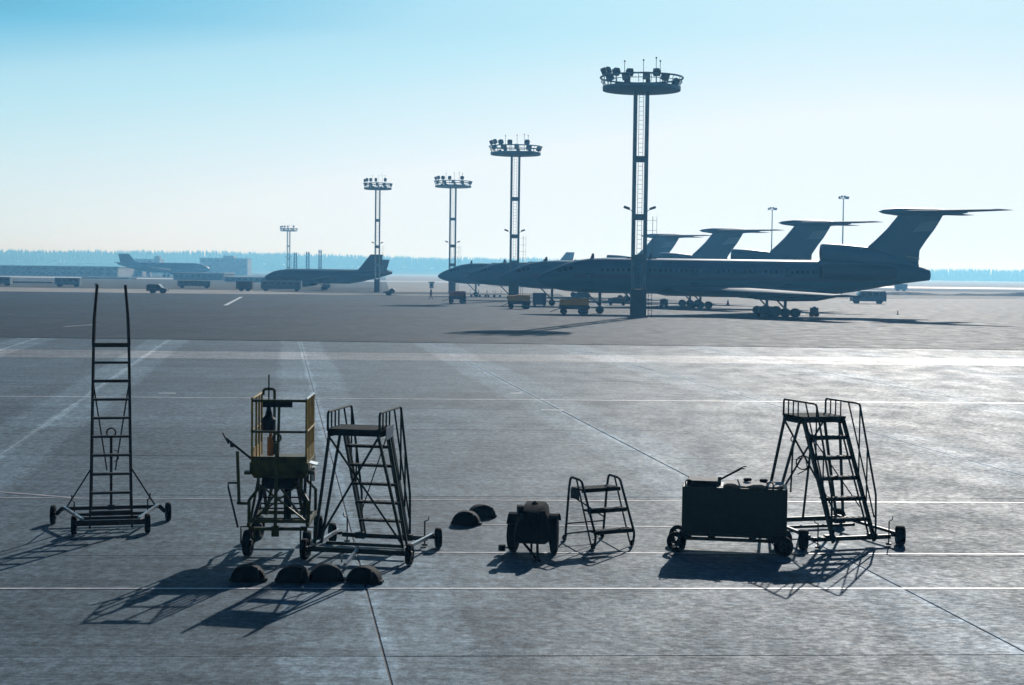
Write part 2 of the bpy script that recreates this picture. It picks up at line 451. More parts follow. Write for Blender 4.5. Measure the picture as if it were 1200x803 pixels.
# ------------------------------------------------------------------ mobile stairs (foot at y=0, climbing +y)
def stairs(label, loc, rz, L, sign=False, bar_up=True):
    t = thing('mobile_stairs', label, 'mobile stairs', loc, rz, 'wheeled aircraft boarding steps')
    g = M['green']; HW = .38; PZ = 2.06; Y0, Y1 = 1.12, 1.80
    for s in (-1, 1):
        MB().bar((s * HW, -.02, .10), (s * HW, Y0, PZ - .03), .035, .085).build('stringer', g, t)
        # twin inner flat of the stringer
        q = MB().bar((s * (HW - .06), .06, .16), (s * (HW - .06), Y0 + .02, PZ - .08), .02, .03); q.build('stringer_flange', g, t)
    for k in range(1, 6):
        z = .12 + (PZ - .12) * k / 6; y = Y0 * (k / 6) + .02
        q = MB().box((0, y + .05, z), (HW * 2 - .04, .17, .028))
        q.box((0, y - .03, z - .016), (HW * 2 - .04, .02, .05))
        so = q.build('step', M['grating'], t)
        tr = MB()
        for m_ in range(6): tr.box((-.30 + m_ * .12, y + .05, z + .018), (.07, .12, .006))
        tr.build('tread_grip', M['grip'], so)
    q = MB().box((0, (Y0 + Y1) / 2, PZ), (HW * 2 + .08, Y1 - Y0 + .06, .035))
    q.box((0, Y0, PZ - .05), (HW * 2 + .06, .04, .07)); q.box((0, Y1, PZ - .05), (HW * 2 + .06, .04, .07))
    for s in (-1, 1): q.box((s * HW, (Y0 + Y1) / 2, PZ - .07), (.03, Y1 - Y0 - .05, .08))
    q.build('platform', M['grating'], t)
    for s in (-1, 1):
        x = s * (HW + .03)
        MB().path([(x, Y1, PZ), (x, Y1, PZ + .27), (x, .62, PZ + .28), (x, .02, .86), (x, .0, .14)], .020, 6, .06).build('handrail', g, t)
        MB().path([(x, 1.0, PZ + .275), (x, .06, .48)], .015, 6).build('mid_rail', g, t)
        for y in (1.62, 1.44, 1.26): MB().tube((x, y, PZ), (x, y, PZ + .275), .014, 6).build('baluster', g, t)
        for y, zt in ((.60, PZ + .26), (.33, 1.58)):
            MB().tube((x, y, .12 + (PZ - .12) * y / Y0), (x, y, zt), .015, 6).build('baluster', g, t)
        MB().bar((s * HW, Y1, PZ - .03), (s * .72, L - .06, .20), .04, .04).build('leg', g, t)
        MB().bar((s * HW, Y0 + .12, PZ - .05), (s * .70, L - .34, .20), .038, .038).build('leg', g, t)
    MB().tube((-HW, Y1 + .0, PZ - .12), (.66, L - .10, .30), .018, 6).build('brace', g, t)
    MB().tube((HW, Y1 + .0, PZ - .12), (-.66, L - .13, .30), .018, 6).build('brace', g, t)
    MB().tube((-HW + .02, Y0 + .06, PZ - .1), (.3, .35, .62), .011, 6).build('brace', g, t)
    fr = MB()
    fr.bar((-.72, .06, .15), (.72, .06, .15), .06, .07)
    fr.bar((-.80, L, .17), (.80, L, .17), .06, .08)
    fr.bar((-.70, L * .62, .165), (.70, L * .62, .165), .04, .05)
    fr.build('base_frame', g, t)
    for s in (-1, 1):
        MB().bar((s * .80, .02, .21), (s * .72, L - .03, .22), .045, .05).build('side_beam', M['galv'] if sign else g, t)
        MB().box((s * .40, .10, .16), (.16, .10, .10)).build('gusset', g, t)
    wa = 25 if sign else -28
    for s in (-1, 1):
        wheel(t, (s * .90, .04, .165), axdir(wa + s * 4), .165, .10 if sign else .15)
        MB().bar((s * .74, .06, .17), (s * .86, .04, .17), .05, .05).build('axle_stub', g, t)
        wheel(t, (s * .84, L + .04, .165), axdir(3), .165, .09)
        j = MB().tube((s * .66, .0, .04), (s * .66, .0, .42), .013, 6); j.tube((s * .66, 0, .02), (s * .66, 0, .05), .05, 8)
        j.path([(s * .66, 0, .42), (s * .72, 0, .44), (s * .73, 0, .50)], .009, 5); j.build('screw_jack', g, t)
    if bar_up:
        d = MB().tube((0.1, L + .02, .2), (.16, L - .12, 1.55), .022, 8); d.ring((.16, L - .13, 1.62), (0, 1, 0), .065, .012)
        d.build('drawbar', g, t)
        d = MB().tube((-.32, L - .3, .7), (-.30, L - .32, 1.6), .016, 8); d.ring((-.30, L - .32, 1.64), (0, 1, 0), .045, .01)
        d.ring((-.1, L - .32, 1.22), (.3, 1, 0), .12, .012); d.path([(-.25, L - .32, 1.28), (-.05, L - .3, 1.32), (.0, L - .3, 1.1), (-.2, L - .32, 1.02)], .01, 6)
        d.build('hose_reel', g, t)
    else:
        d = MB().bar((0, L + .03, .19), (0, L + .62, .07), .045, .045); d.ring((0, L + .68, .06), (0, 0, 1), .05, .013)
        d.build('drawbar', M['galv'], t)
        d = MB().bar((.14, L + .35, .05), (.14, L + .35, .16), .025, .025); d.build('lock_pin', M['galv'], t)
    if sign:
        p = MB().add([(-HW - .05, 1.52, PZ + .03), (-HW - .05, 1.10, PZ + .05), (-HW - .05, 1.14, PZ - .14), (-HW - .05, 1.5, PZ - .17)], [(0, 1, 2, 3)])
        p.add([(-HW - .056, 1.52, PZ + .03), (-HW - .056, 1.10, PZ + .05), (-HW - .056, 1.14, PZ - .14), (-HW - .056, 1.5, PZ - .17)], [(0, 1, 2, 3)])
        p.rings([p.v[0:4], p.v[4:8]]); p.v = p.v[:]; p.build('sign_plate', M['whiteplate'], t)
    return t

fa = (G(392, 637) + G(512, 640)) / 2
stairs('tall wheeled steps with a pale plate under the platform, beside the yellow lift', (fa.x, fa.y, gz(fa.y)), R(168.5), 1.55, sign=True, bar_up=False)
fb = (G(945, 641.5) + G(1055, 642)) / 2
stairs('tall dark wheeled steps facing the viewer, standing behind the green box cart', (fb.x, fb.y, gz(fb.y)), R(17), 1.95)

# ------------------------------------------------------------------ tall narrow ladder on the left
def tall_ladder(loc, rz):
    t = thing('mobile_ladder', 'very tall narrow ladder on a four wheeled base, leftmost of the equipment', 'ladder', loc, rz)
    g = M['rustbrown']
    def sx(z): return .345 - .045 * z / 3.17
    def sy(z): return -.55 + .62 * z / 3.17
    for s in (-1, 1):
        MB().bar((s * sx(0), sy(.08), .08), (s * sx(3.2), sy(3.2), 3.2), .035, .07).build('stringer', g, t)
        MB().bar((s * .33, .30, .2), (s * .29, .55, 3.12), .03, .035).build('rear_post', g, t)
        q = MB().path([(s * .30, sy(3.17), 3.15), (s * .285, .16, 3.6), (s * .235, .26, 4.18)], .026, 8)
        q.build('handrail', g, t)
        MB().path([(s * .29, .55, 3.1), (s * .27, .50, 3.65), (s * .235, .30, 4.18)], .018, 8).build('handrail', g, t)
        MB().bar((s * .29, sy(3.17), 3.14), (s * .29, .55, 3.10), .03, .05).build('platform_rail', g, t)
        MB().tube((s * .345, .3, .98), (s * .75, .5, .30), .014, 6).build('stay', g, t)
        MB().tube((s * .30, .48, 2.45), (s * .07, .36, .95), .013, 6).build('brace', g, t)
    for k in range(10):
        z = .36 + k * .3125; th = .032 if k in (7, 9) else .024
        q = MB().box((0, sy(z) + .04, z), (sx(z) * 2 - .03, .11, th)); q.box((0, sy(z), z - .012), (sx(z) * 2 - .03, .02, th * 1.3))
        q.build('rung', g, t)
    MB().box((0, .28, 3.13), (.56, .50, .025)).build('platform', g, t)
    fr = MB()
    fr.bar((-.56, -.6, .19), (.56, -.6, .19), .06, .09); fr.bar((-.86, .55, .27), (.86, .55, .27), .05, .06); fr.bar((-.50, -.15, .20), (.50, -.15, .20), .05, .05); fr.bar((-.6, .2, .21), (.6, .2, .21), .04, .05)
    fr.build('base_frame', g, t)
    for s in (-1, 1):
        MB().bar((s * .46, -.60, .25), (s * .80, .52, .30), .045, .045).build('side_beam', M['galv'], t)
        wheel(t, (s * .60, -.62, .165), axdir(2 * s), .165, .09)
        wheel(t, (s * .98, .60, .165), axdir(4 * s), .165, .09)
        MB().bar((s * .84, .55, .26), (s * .92, .60, .17), .05, .06).build('axle_stub', g, t)
        MB().path([(s * .62, .35, .08), (s * .62, .35, .42), (s * .66, .35, .46), (s * .66, .35, .54)], .012, 6).build('screw_jack', g, t)
    d = MB().tube((0, .30, .25), (0, .2, 1.55), .024, 8); d.ring((0, .2, 1.63), (0, 1, 0), .075, .014); d.box((0, .3, .3), (.12, .1, .12))
    d.path([(.05, .22, 1.32), (.12, .22, 1.3), (.12, .22, 1.16), (.05, .22, 1.12)], .01, 6)
    d.build('drawbar', g, t)
c1 = (G(89, 626) + G(167.5, 626)) / 2; c2 = (G(68.5, 611.7) + G(195, 611.7)) / 2
cc = (c1 + c2) / 2
tall_ladder((cc.x, cc.y, gz(cc.y)), R(14.5))

# ------------------------------------------------------------------ yellow work lift
def lift(loc, rz):
    t = thing('work_lift', 'yellow wheeled work lift with a railed cage and orange cylinder, beside the dark steps', 'lift', loc, rz)
    y_, yd = M['yellow'], M['yellowdark']
    for s in (-1, 1):
        wheel(t, (s * .46, -.76, .205), axdir(3 * s), .205, .13)
        wheel(t, (s * .50, .76, .205), axdir(8 * s), .205, .14)
        f = MB(); f.path([(s * .57, -.76, .2), (s * .57, -.76, .46), (s * .36, -.76, .46)], .014, 6); f.path([(s * .36, -.76, .2), (s * .36, -.76, .44)], .014, 6); f.build('wheel_fork', yd, t)
    fr = MB()
    for z in (.42, .54): fr.bar((-.46, -.70, z), (.46, -.70, z), .05, .05)
    fr.bar((-.46, .70, .46), (.46, .70, .46), .05, .06); fr.bar((-.46, 0, .46), (.46, 0, .46), .05, .05)
    for s in (-1, 1): fr.bar((s * .46, -.72, .48), (s * .46, .72, .48), .05, .06)
    fr.build('base_frame', yd, t)
    for s in (-1, 1):
        for yy in (-.66, .66):
            MB().path([(s * .46, yy, .46), (s * .46, yy, .86), (s * .34, yy * .75, 1.02), (s * .34, yy * .7, 1.28)], .026, 6).build('leg', yd, t)
        MB().bar((s * .40, -.6, .52), (s * .30, .55, 1.16), .05, .035).build('scissor_arm', M['rustbrown'], t)
        MB().bar((s * .34, .6, .52), (s * .26, -.5, 1.16), .05, .035).build('scissor_arm', M['rustbrown'], t)
        MB().bar((s * .42, -.68, .55), (-s * .30, -.60, 1.1), .03, .025).build('brace', yd, t)
    for z in (.62, .70, .80): MB().tube((-.38, .1, z), (.38, .1, z), .014, 6).build('cross_tube', M['rustbrown'], t)
    for s in (-1, 1):
        MB().bar((s * .36, -.45, .54), (-s * .10, -.42, 1.18), .045, .03).build('scissor_arm', yd, t)
        MB().bar((s * .30, .2, .50), (s * .16, .25, 1.20), .05, .05).build('inner_post', yd, t)
        MB().bar((s * .46, -.5, .50), (s * .42, .3, 1.18), .035, .035).build('brace', yd, t)
    MB().lathe((.08, -.1, .46), (0, 0, 1), [(0, .06), (.5, .06), (.52, .04), (.75, .04)], 12).build('lift_ram', M['black'], t, True)
    # deck box, wider at the top
    q = MB(); q.rings([[(-.40, -.55, 1.20), (.40, -.55, 1.20), (.40, .55, 1.20), (-.40, .55, 1.20)], [(-.46, -.62, 1.32), (.46, -.62, 1.32), (.46, .62, 1.32), (-.46, .62, 1.32)], [(-.46, -.62, 1.45), (.46, -.62, 1.45), (.46, .62, 1.45), (-.46, .62, 1.45)]])
    q.box((-.50, -.5, 1.28), (.10, .16, .05)); q.box((.50, -.5, 1.29), (.10, .16, .05)); q.build('deck', yd, t)
    q = MB().box((.52, -.35, 1.42), (.13, .3, .015), ry=.25); q.box((.5, -.1, 1.22), (.06, .2, .22)); q.build('side_tray', M['galv'], t)
    q = MB().lathe((0, -.35, 1.12), (1, 0, 0), [(-.3, .05), (-.28, .12), (.28, .12), (.3, .05)], 12); q.build('tank', M['black'], t, True)
    # cage
    TZ = 2.46; X = .425
    for s in (-1, 1):
        for yy in ((-.60, -.1, .25, .58) if s < 0 else (-.60, -.36, -.12, .12, .36, .58)):
            MB().bar((s * X, yy, 1.45), (s * X, yy, TZ), .032, .032).build('cage_post', y_, t)
        MB().path([(s * X, -.62, TZ), (s * X, .60, TZ)], .02, 6).build('top_rail', M['galv'] if s > 0 else y_, t)
        MB().path([(s * (X + .015), -.62, 1.95), (s * (X + .015), .60, 1.95)], .016, 6).build('mid_rail', y_, t)
        q = MB().box((s * (X + .002), 0, 1.56), (.012, 1.18, .20)); q.build('kick_plate', y_, t)
    MB().bar((-X, -.62, TZ - .03), (X, -.62, TZ - .03), .035, .04).build('top_rail', yd, t)
    MB().bar((-X, -.62, 1.94), (X, -.62, 1.94), .03, .035).build('mid_rail', yd, t)
    MB().box((0, -.625, 1.50), (2 * X, .014, .10)).build('kick_plate', yd, t)
    MB().box((-.02, -.66, TZ - .085), (.46, .05, .085)).build('control_panel', M['black'], t)
    MB().tube((-.02, -.62, 1.45), (0, -.62, TZ - .06), .022, 8).build('centre_post', yd, t)
    MB().path([(-.34, .1, TZ), (-.34, .1, TZ + .10), (-.16, .1, TZ + .10), (-.16, .1, 1.5)], .022, 6, .05).build('hoop', yd, t)
    q = MB().lathe((-.24, .0, 1.98), (0, 0, 1), [(-.10, .10), (.10, .12), (.16, .06), (.30, .03), (.36, .012), (.82, .012)], 10); q.build('lamp_unit', M['black'], t, True)
    q = MB().lathe((-.22, .1, 1.48), (0, 0, 1), [(0, .055), (.30, .055), (.31, .03), (.40, .02)], 12); q.build('ram', M['orangecyl'], t, True)
    # stowed drawbar in front
    d = MB().bar((-.03, -.82, .36), (-.02, -.74, 1.78), .05, .05); d.ring((-.02, -.74, 1.86), (0, 1, 0), .062, .014); d.box((-.03, -.8, .4), (.11, .1, .16)); d.build('drawbar', yd, t)
    # outrigger arm with crank on the left
    q = MB().bar((-.63, -.55, .80), (-.66, -.55, 1.62), .045, .045); q.build('outrigger_post', yd, t)
    q = MB().tube((-.84, -.58, 1.83), (-.45, -.50, 1.50), .02, 6); q.box((-.84, -.58, 1.83), (.02, .05, .20), ry=-.5); q.box((-.74, -.56, 1.72), (.06, .06, .06)); q.build('crank_arm', M['black'], t)
    q = MB().path([(-.62, -.55, 1.12), (-.80, -.56, 1.12), (-.80, -.56, 1.05), (-.64, -.60, .42)], .017, 6); q.build('outrigger_leg', M['darksteel'], t)
    MB().bar((-.66, -.55, .80), (-.46, -.6, .80), .04, .04).build('outrigger_arm', yd, t)
l1 = (G(290, 651) + G(356, 655)) / 2; l2 = (G(306, 632) + G(373, 630)) / 2
lc = (l1 + l2) / 2
lift((lc.x, lc.y, gz(lc.y)), R(2))

# ------------------------------------------------------------------ small step stool
def step_stand(loc, rz):
    t = thing('step_stand', 'low three step tubular stand with a side plate, beside the two wheeled trailer', 'step ladder', loc, rz)
    g = M['darksteel']; HW = .375; r = .018
    for s in (-1, 1):
        x = s * HW
        MB().path([(x, -.46, .06), (x, -.50, .22), (x, -.03, 1.08), (x, .31, 1.10), (x, .36, .90), (x, .46, .05)], r * 1.15, 8, .06).build('side_hoop', g, t)
        MB().path([(x, -.36, .06), (x * 1.0, .13, 1.09)], r * .85, 6).build('inner_post', g, t)
        for y in (-.45, .46):
            q = MB().lathe((x, y + .03, .045), (1, 0, 0), [(-.02, .02), (-.018, .045), (.018, .045), (.02, .02)], 12); q.box((x, y, .09), (.05, .04, .03)); q.build('castor', M['rubber'], t)
    for y, z, d in ((.12, .92, .34), (-.17, .60, .16), (-.36, .28, .16)):
        q = MB().box((0, y, z), (HW * 2, d, .03)); q.box((0, y - d / 2, z - .02), (HW * 2, .02, .05)); so = q.build('step', M['grating'], t)
        tr = MB()
        for m_ in range(8):
            for n_ in range(max(2, int(d / .07))): tr.box((-.26 + m_ * .074, y - d / 2 + .04 + n_ * .065, z + .018), (.045, .03, .006), rz=.6)
        tr.build('tread_grip', M['grip'], so)
    MB().box((-HW, .17, .83), (.012, .26, .16)).build('side_plate', g, t)
    MB().tube((-HW, .43, .30), (HW, .43, .30), .014, 6).build('cross_tube', g, t)
    MB().tube((-HW, .24, .78), (HW, .44, .36), .012, 6).build('brace', g, t)
    for s in (-1, 1): MB().tube((s * HW, .45, .12), (s * HW * .96, -.33, .29), .015, 6).build('brace', g, t)
    MB().tube((-HW, -.42, .16), (HW, .44, .12), .012, 6).build('brace', g, t)
sc_ = (G(659, 632) + G(701, 643) + G(745, 643) + G(703, 631)) / 4
step_stand((sc_.x, sc_.y, gz(sc_.y)), R(29))

# ------------------------------------------------------------------ two wheeled trailer
def trailer(loc, rz):
    t = thing('wheeled_trailer', 'small black two wheeled trailer with a rounded hooded body and large tyres', 'trailer', loc, rz)
    b = M['tarp']
    def ring(y, w0, w1, z0, z1, ch):
        return [(-w0, y, z0), (w0, y, z0), (w0 * 1.02, y, z0 + .1), (w1, y, z1 - ch), (w1 - ch * .8, y, z1), (-w1 + ch * .8, y, z1), (-w1, y, z1 - ch), (-w0 * 1.02, y, z0 + .1)]
    q = MB().rings([ring(-.46, .20, .13, .24, .60, .05), ring(-.40, .24, .165, .21, .66, .05), ring(-.1, .26, .19, .20, .76, .06), ring(.3, .26, .20, .20, .78, .06), ring(.46, .22, .16, .24, .70, .06)])
    q.build('body', b, t, True)
    MB().lathe((.0, .1, .77), (0, 0, 1), [(0, .05), (.02, .05), (.03, .02), (.05, .018)], 10).build('filler_cap', b, t)
    for s in (-1, 1):
        wheel(t, (s * .33, .05, .29), axdir(4 * s), .29, .125)
        q = MB(); pts = [(s * .33, .05 + .34 * math.cos(a_), .29 + .34 * math.sin(a_)) for a_ in [R(35 + 110 * k / 6) for k in range(7)]]
        for k in range(6): q.bar(pts[k], pts[k + 1], .15, .012)
        q.build('mudguard', b, t)
    MB().bar((-.34, .05, .29), (.34, .05, .29), .05, .05).build('axle', b, t)
    q = MB().bar((.12, -.40, .22), (.20, -.92, .06), .04, .04); q.bar((-.10, -.40, .22), (.20, -.92, .06), .03, .03); q.ring((.2, -.96, .05), (0, 0, 1), .05, .012); q.build('drawbar', b, t)
    MB().tube((0.02, -.36, .22), (0.02, -.36, .03), .018, 8).build('prop_stand', b, t)
    q = MB().box((-.47, -.25, .10), (.10, .10, .09)); q.bar((-.47, -.25, .10), (-.24, -.25, .12), .02, .02); q.build('wheel_stop', b, t)
    q = MB().lathe((.20, -.40, .28), (0, 0, 1), [(0, .06), (.02, .085), (.36, .085), (.42, .05), (.46, .03)], 12); q.build('canister', b, t, True)
    q = MB().ring((-.05, -.50, .46), (0, 1, 0), .13, .03, 20, 6); q.ring((-.05, -.54, .45), (.1, 1, 0), .11, .025, 20, 6); q.build('hose_coil', M['rubber'], t, True)
    MB().box((-.19, -.2, .72), (.1, .2, .12), rz=.2).build('tool_box', b, t)
    MB().bar((.24, -.15, .42), (.34, -.50, .22), .025, .03).build('side_strut', b, t)
tc_ = (G(601, 646) + G(649, 649)) / 2
trailer((tc_.x, tc_.y, gz(tc_.y)), R(-9))

# ------------------------------------------------------------------ green box cart
def box_cart(loc, rz):
    t = thing('box_cart', 'dark green steel box cart with bars lying on top, beside the right hand steps', 'cart', loc, rz)
    g = M['green']; W = .84; D = .33
    q = MB().bevbox((0, 0, .67), (2 * W, 2 * D, .80), .012)
    q.build('body', g, t)
    for k in range(5):
        MB().box((-W + .02 + k * (2 * W - .04) / 4, -D - .008, .66), (.035, .018, .74)).build('rib', g, t)
    for z in (.305, 1.045): MB().box((0, -D - .010, z), (2 * W - .01, .022, .05)).build('rim', g, t)
    for x in (-.42, .42):
        q = MB().box((x, -D - .03, .98), (.05, .03, .11)); q.box((x, -D - .045, .95), (.03, .02, .05)); q.build('latch', M['darksteel'], t)
    MB().bevbox((-W + .32, .04, 1.115), (.50, .54, .085), .012).build('lid', M['black'], t)
    q = MB(); vs = []; fs = []
    for i in range(9):
        for j in range(7): vs.append((-.18 + i * .12, -.27 + j * .09, 1.115 + .024 * math.sin(i * 1.7 + j * .8) * math.cos(j * 1.3)))
    for i in range(8):
        for j in range(6): fs.append((i * 7 + j, i * 7 + j + 1, i * 7 + j + 8, i * 7 + j + 7))
    q.add(vs, fs).build('cover_sheet', M['cloth'], t, True)
    for x, y in ((.20, .15), (.46, .1)):
        q = MB().lathe((x, y, 1.15), (1, .3, 0), [(-.07, .01), (-.05, .03), (.05, .03), (.07, .01)], 8); q.build('rag', M['black'], t)
    for x in (-W + .10, W - .28): MB().path([(x - .05, -D + .05, 1.07), (x - .05, -D + .05, 1.17), (x + .05, -D + .05, 1.17), (x + .05, -D + .05, 1.07)], .011, 6, .04).build('lifting_loop', g, t)
    for z, dx in ((0, 0), (.035, .03)): MB().path([(-.26, .0 + dx, 1.14 + z * .3), (.10 + dx, .12, 1.33 + z), (.15 + dx, .12, 1.335 + z)], .011, 6).build('lever_bar', M['darksteel'], t)
    MB().box((-.25, 0, 1.14), (.05, .06, .13)).build('lever_socket', g, t)
    MB().path([(.04, -.25, 1.20), (.10, -.29, 1.06)], .013, 6).build('pull_handle', M['galv'], t)
    for x in (-.36, .30, .60): MB().box((x, -.0, .25), (.12, .5, .04)).build('spacer', g, t)
    for s in (-1, 1): MB().bar((-W + .05, s * .24, .215), (W - .05, s * .24, .215), .05, .05).build('chassis_rail', g, t)
    q = MB().bar((-W - .02, -.30, .16), (-W - .02, .30, .16), .04, .04); q.tube((-W - .02, 0, .16), (-W - .02, 0, .3), .03, 8); q.bar((-W + .15, 0, .21), (-W - .08, 0, .21), .06, .05); q.build('steering_axle', g, t)
    MB().bar((W - .06, -.34, .17), (W - .06, .34, .17), .045, .045).build('axle', g, t)
    for s in (-1, 1):
        wheel(t, (-W - .08, s * .34, .165), axdir(68), .165, .085, spokes=True)
        wheel(t, (W - .05, s * .38, .165), axdir(62), .165, .09)
cl = (G(799, 647) + G(921, 652)) / 2
box_cart((cl.x + .05, cl.y + .33, gz(cl.y)), R(-9))

# ------------------------------------------------------------------ half round chocks
def chock_mesh():
    q = MB(); n = 22; r = .25
    def arc(rr, y): return [(rr * math.cos(math.pi * i / n), y, .012 + rr * (.95 + .02 * math.sin(3 * math.pi * i / n)) * math.sin(math.pi * i / n)) for i in range(n + 1)]
    q.rings([arc(r * .55, -.150), arc(r * .86, -.135), arc(r, -.10), arc(r, .08), arc(r * .93, .125), arc(r * .6, .14)])
    return q
proto = None
CH = [(289, 683, 4, 'black half round chock, leftmost of the row of four in front of the lift'),
      (343, 684, -6, 'black half round chock second from the left in front of the lift'),
      (381, 683, 10, 'black half round chock, third from the left, partly behind its neighbour'),
      (426, 685, -12, 'black half round chock at the end of the drawbar of the plated steps'),
      (546, 616, -8, 'black half round chock, nearer of the pair left of the trailer'),
      (564, 608, 18, 'black half round chock, farther of the pair left of the trailer')]
for k, (px, py, rz, lb) in enumerate(CH):
    g0 = G(px, py); g0.y += .12
    if proto is None:
        proto = thing('wheel_chock', lb, 'chock', g0, R(rz), 'half round chocks on the concrete')
        chock_mesh().build('shell', M['rubber'], proto, True)
        MB().path([(.16, -.155, .1), (.16, -.185, .1), (.16, -.185, .2), (.16, -.15, .2)], .009, 6).build('grip', M['darksteel'], proto)
        MB().box((.25, 0, .03), (.06, .10, .035)).build('lug', M['darksteel'], proto)
        MB().box((-.25, 0, .03), (.05, .08, .03)).build('lug', M['darksteel'], proto)
        MB().box((.0, -.13, .02), (.12, .03, .02)).build('lug', M['darksteel'], proto)
        o = proto
    else: o = copy_tree(proto)
    o.location = (g0.x, g0.y, gz(g0.y)); o.rotation_euler = (0, 0, R(rz)); o['label'] = lb

# ------------------------------------------------------------------ floodlight masts
def mast(label, loc, h=22.3, rr=3.95):
    t = thing('floodlight_mast', label, 'light mast', loc, 0, 'floodlight masts of the apron')
    p, dk = M['mastpaint'], M['mastdark']
    for s in (-1, 1): MB().box((s * .58, 0, 1.2 + (h - 1.2) / 2), (.34, .8, h - 1.2)).build('column', p, t)
    for z in (5.9, 9.9, 15.6): MB().box((0, 0, z), (.82, .5, .6)).build('tie', p, t)
    lad = MB()
    for s in (-1, 1): lad.bar((s * .22, -.1, 3), (s * .22, -.1, h), .045, .045)
    for k in range(int((h - 3) / .45)): lad.tube((-.22, -.1, 3.2 + k * .45), (.22, -.1, 3.2 + k * .45), .018, 5)
    lad.build('ladder', p, t)
    q = MB().bevbox((0, 0, 1.4), (1.5, 1.5, 2.8), .04); q.box((0, 0, .1), (1.75, 1.75, .2)); bo = q.build('base_box', dk, t)
    MB().box((.1, -.76, 1.3), (.8, .03, 1.9)).build('hatch', dk, bo)
    q = MB()
    for s in (0, .35): q.bar((1.0 + s, -.1, .0), (1.0 + s, .1, 2.4), .05, .05)
    for k in range(6): q.tube((1.0, -.1 + .035 * k, .35 + k * .36), (1.35, -.1 + .035 * k, .35 + k * .36), .02, 5)
    q.build('access_ladder', dk, t)
    # side lamps
    for s in (-1, 1):
        q = MB().tube((s * .7, 0, 10.4), (s * 1.0, 0, 10.7), .035, 6); q.box((s * 1.28, -.1, 10.8), (.62, .32, .24), ry=-s * .35); q.build('side_lamp', dk, t)
    q = MB().tube((1.35, .3, 4.0), (1.35, .3, 10), .03, 5); q.tube((1.75, .3, 4.0), (1.75, .3, 10), .02, 5)
    for k in range(6): q.tube((.7, .3, 4.6 + k), (1.75, .3, 4.6 + k), .015, 4)
    q.build('cable_guide', p, t)
    # platform dish and ring
    q = MB().lathe((0, 0, h), (0, 0, 1), [(-.10, .8), (-.06, rr * .8), (0, rr - .12), (.36, rr - .10), (.36, rr - .3), (.12, rr - .4)], 48); q.build('platform', p, t, True)
    q = MB().ring((0, 0, h + 1.25), (0, 0, 1), rr + .10, .09, 56, 6); q.ring((0, 0, h + .85), (0, 0, 1), rr + .02, .035, 56, 5); q.build('ring_rail', p, t, True)
    for k in range(20):
        a_ = 2 * math.pi * (k + .5) / 20
        MB().tube(((rr - .2) * math.cos(a_), (rr - .2) * math.sin(a_), h + .45), ((rr + .08) * math.cos(a_), (rr + .08) * math.sin(a_), h + 1.25), .03, 5).build('railing_post', p, t)
    for k, (d, up) in enumerate(((172, 1.95), (150, 2.2), (128, 2.25), (104, 2.3), (62, 2.3), (-118, 1.0), (-88, 1.05), (-58, 1.0), (-150, 1.05), (20, 1.1))):
        a_ = R(d)
        c = Vector(((rr - .25) * math.cos(a_), (rr - .25) * math.sin(a_), h + up))
        q = MB().box(c, (.42, .62, .60), rz=a_, ry=.4); q.box(c + Vector((.2 * math.cos(a_), .2 * math.sin(a_), -.1)), (.10, .70, .66), rz=a_, ry=.4)
        q.tube(c, (c.x, c.y, h + .4), .05, 5); fo = q.build('floodlight', dk, t)
        MB().box(c + Vector((.27 * math.cos(a_), .27 * math.sin(a_), -.13)), (.04, .58, .52), rz=a_, ry=.4).build('lens', M['lampglass'], fo)
    for x, y in ((1.3, -1.2), (1.9, 1.0), (-1.6, 1.4), (.2, .5)):
        q = MB().tube((x, y, h + .1), (x, y, h + 3.0), .03, 5); q.tube((x, y, h + 3.0), (x, y, h + 3.15), .08, 6); q.build('antenna', dk, t)
    for k in range(7):
        a_ = 2 * math.pi * k / 7 + .4; c = (2.4 * math.cos(a_), 2.4 * math.sin(a_), h + .62)
        MB().box(c, (.4, .35, .36), rz=a_).build('ballast_box', dk, t)
    return t
g0 = G(747.5, 372)
m1 = mast('tallest floodlight mast with a wide round lamp ring, in front of the nearest airliner', g0)
for px, D, k, lb in ((602.5, 236, 1, 'floodlight mast second from the right, rising behind the airliner noses'),
                     (530, 327, 1, 'floodlight mast rising above the farthest airliner nose tip'),
                     (442, 318, .74, 'floodlight mast standing at the fins of the two parked jets on the left'),
                     (338, 660, .95, 'most distant floodlight mast, small and hazy, left of the three chimneys')):
    o = copy_tree(m1); o.location = GD(px, D); o.scale = (k, k, .95 if k < 1 else 1); o['label'] = lb
def thin_pole(px, ytop, D, lb):
    g_ = GD(px, D); zt = P(px, ytop, D).z
    t = thing('light_pole', lb, 'light pole', g_, 0, 'thin floodlight poles behind the tails')
    MB().tube((0, 0, 0), (0, 0, zt), .22, 8, .12).build('pole', M['mastpaint'], t)
    MB().box((0, 0, zt), (2.3, .2, .15)).build('crossbar', M['mastdark'], t)
    for x in (-1.0, -.45, .2, .65, 1.05): MB().box((x, -.15, zt + .28 + .2 * (abs(x) < .5)), (.42, .35, .5), ry=.2).build('floodlight', M['mastdark'], t)
thin_pole(903.5, 246, 420, 'thin lamp pole rising between the second and third tails, the shorter of two')
thin_pole(986.5, 233, 365, 'thin lamp pole rising just left of the nearest tail, the taller of two')

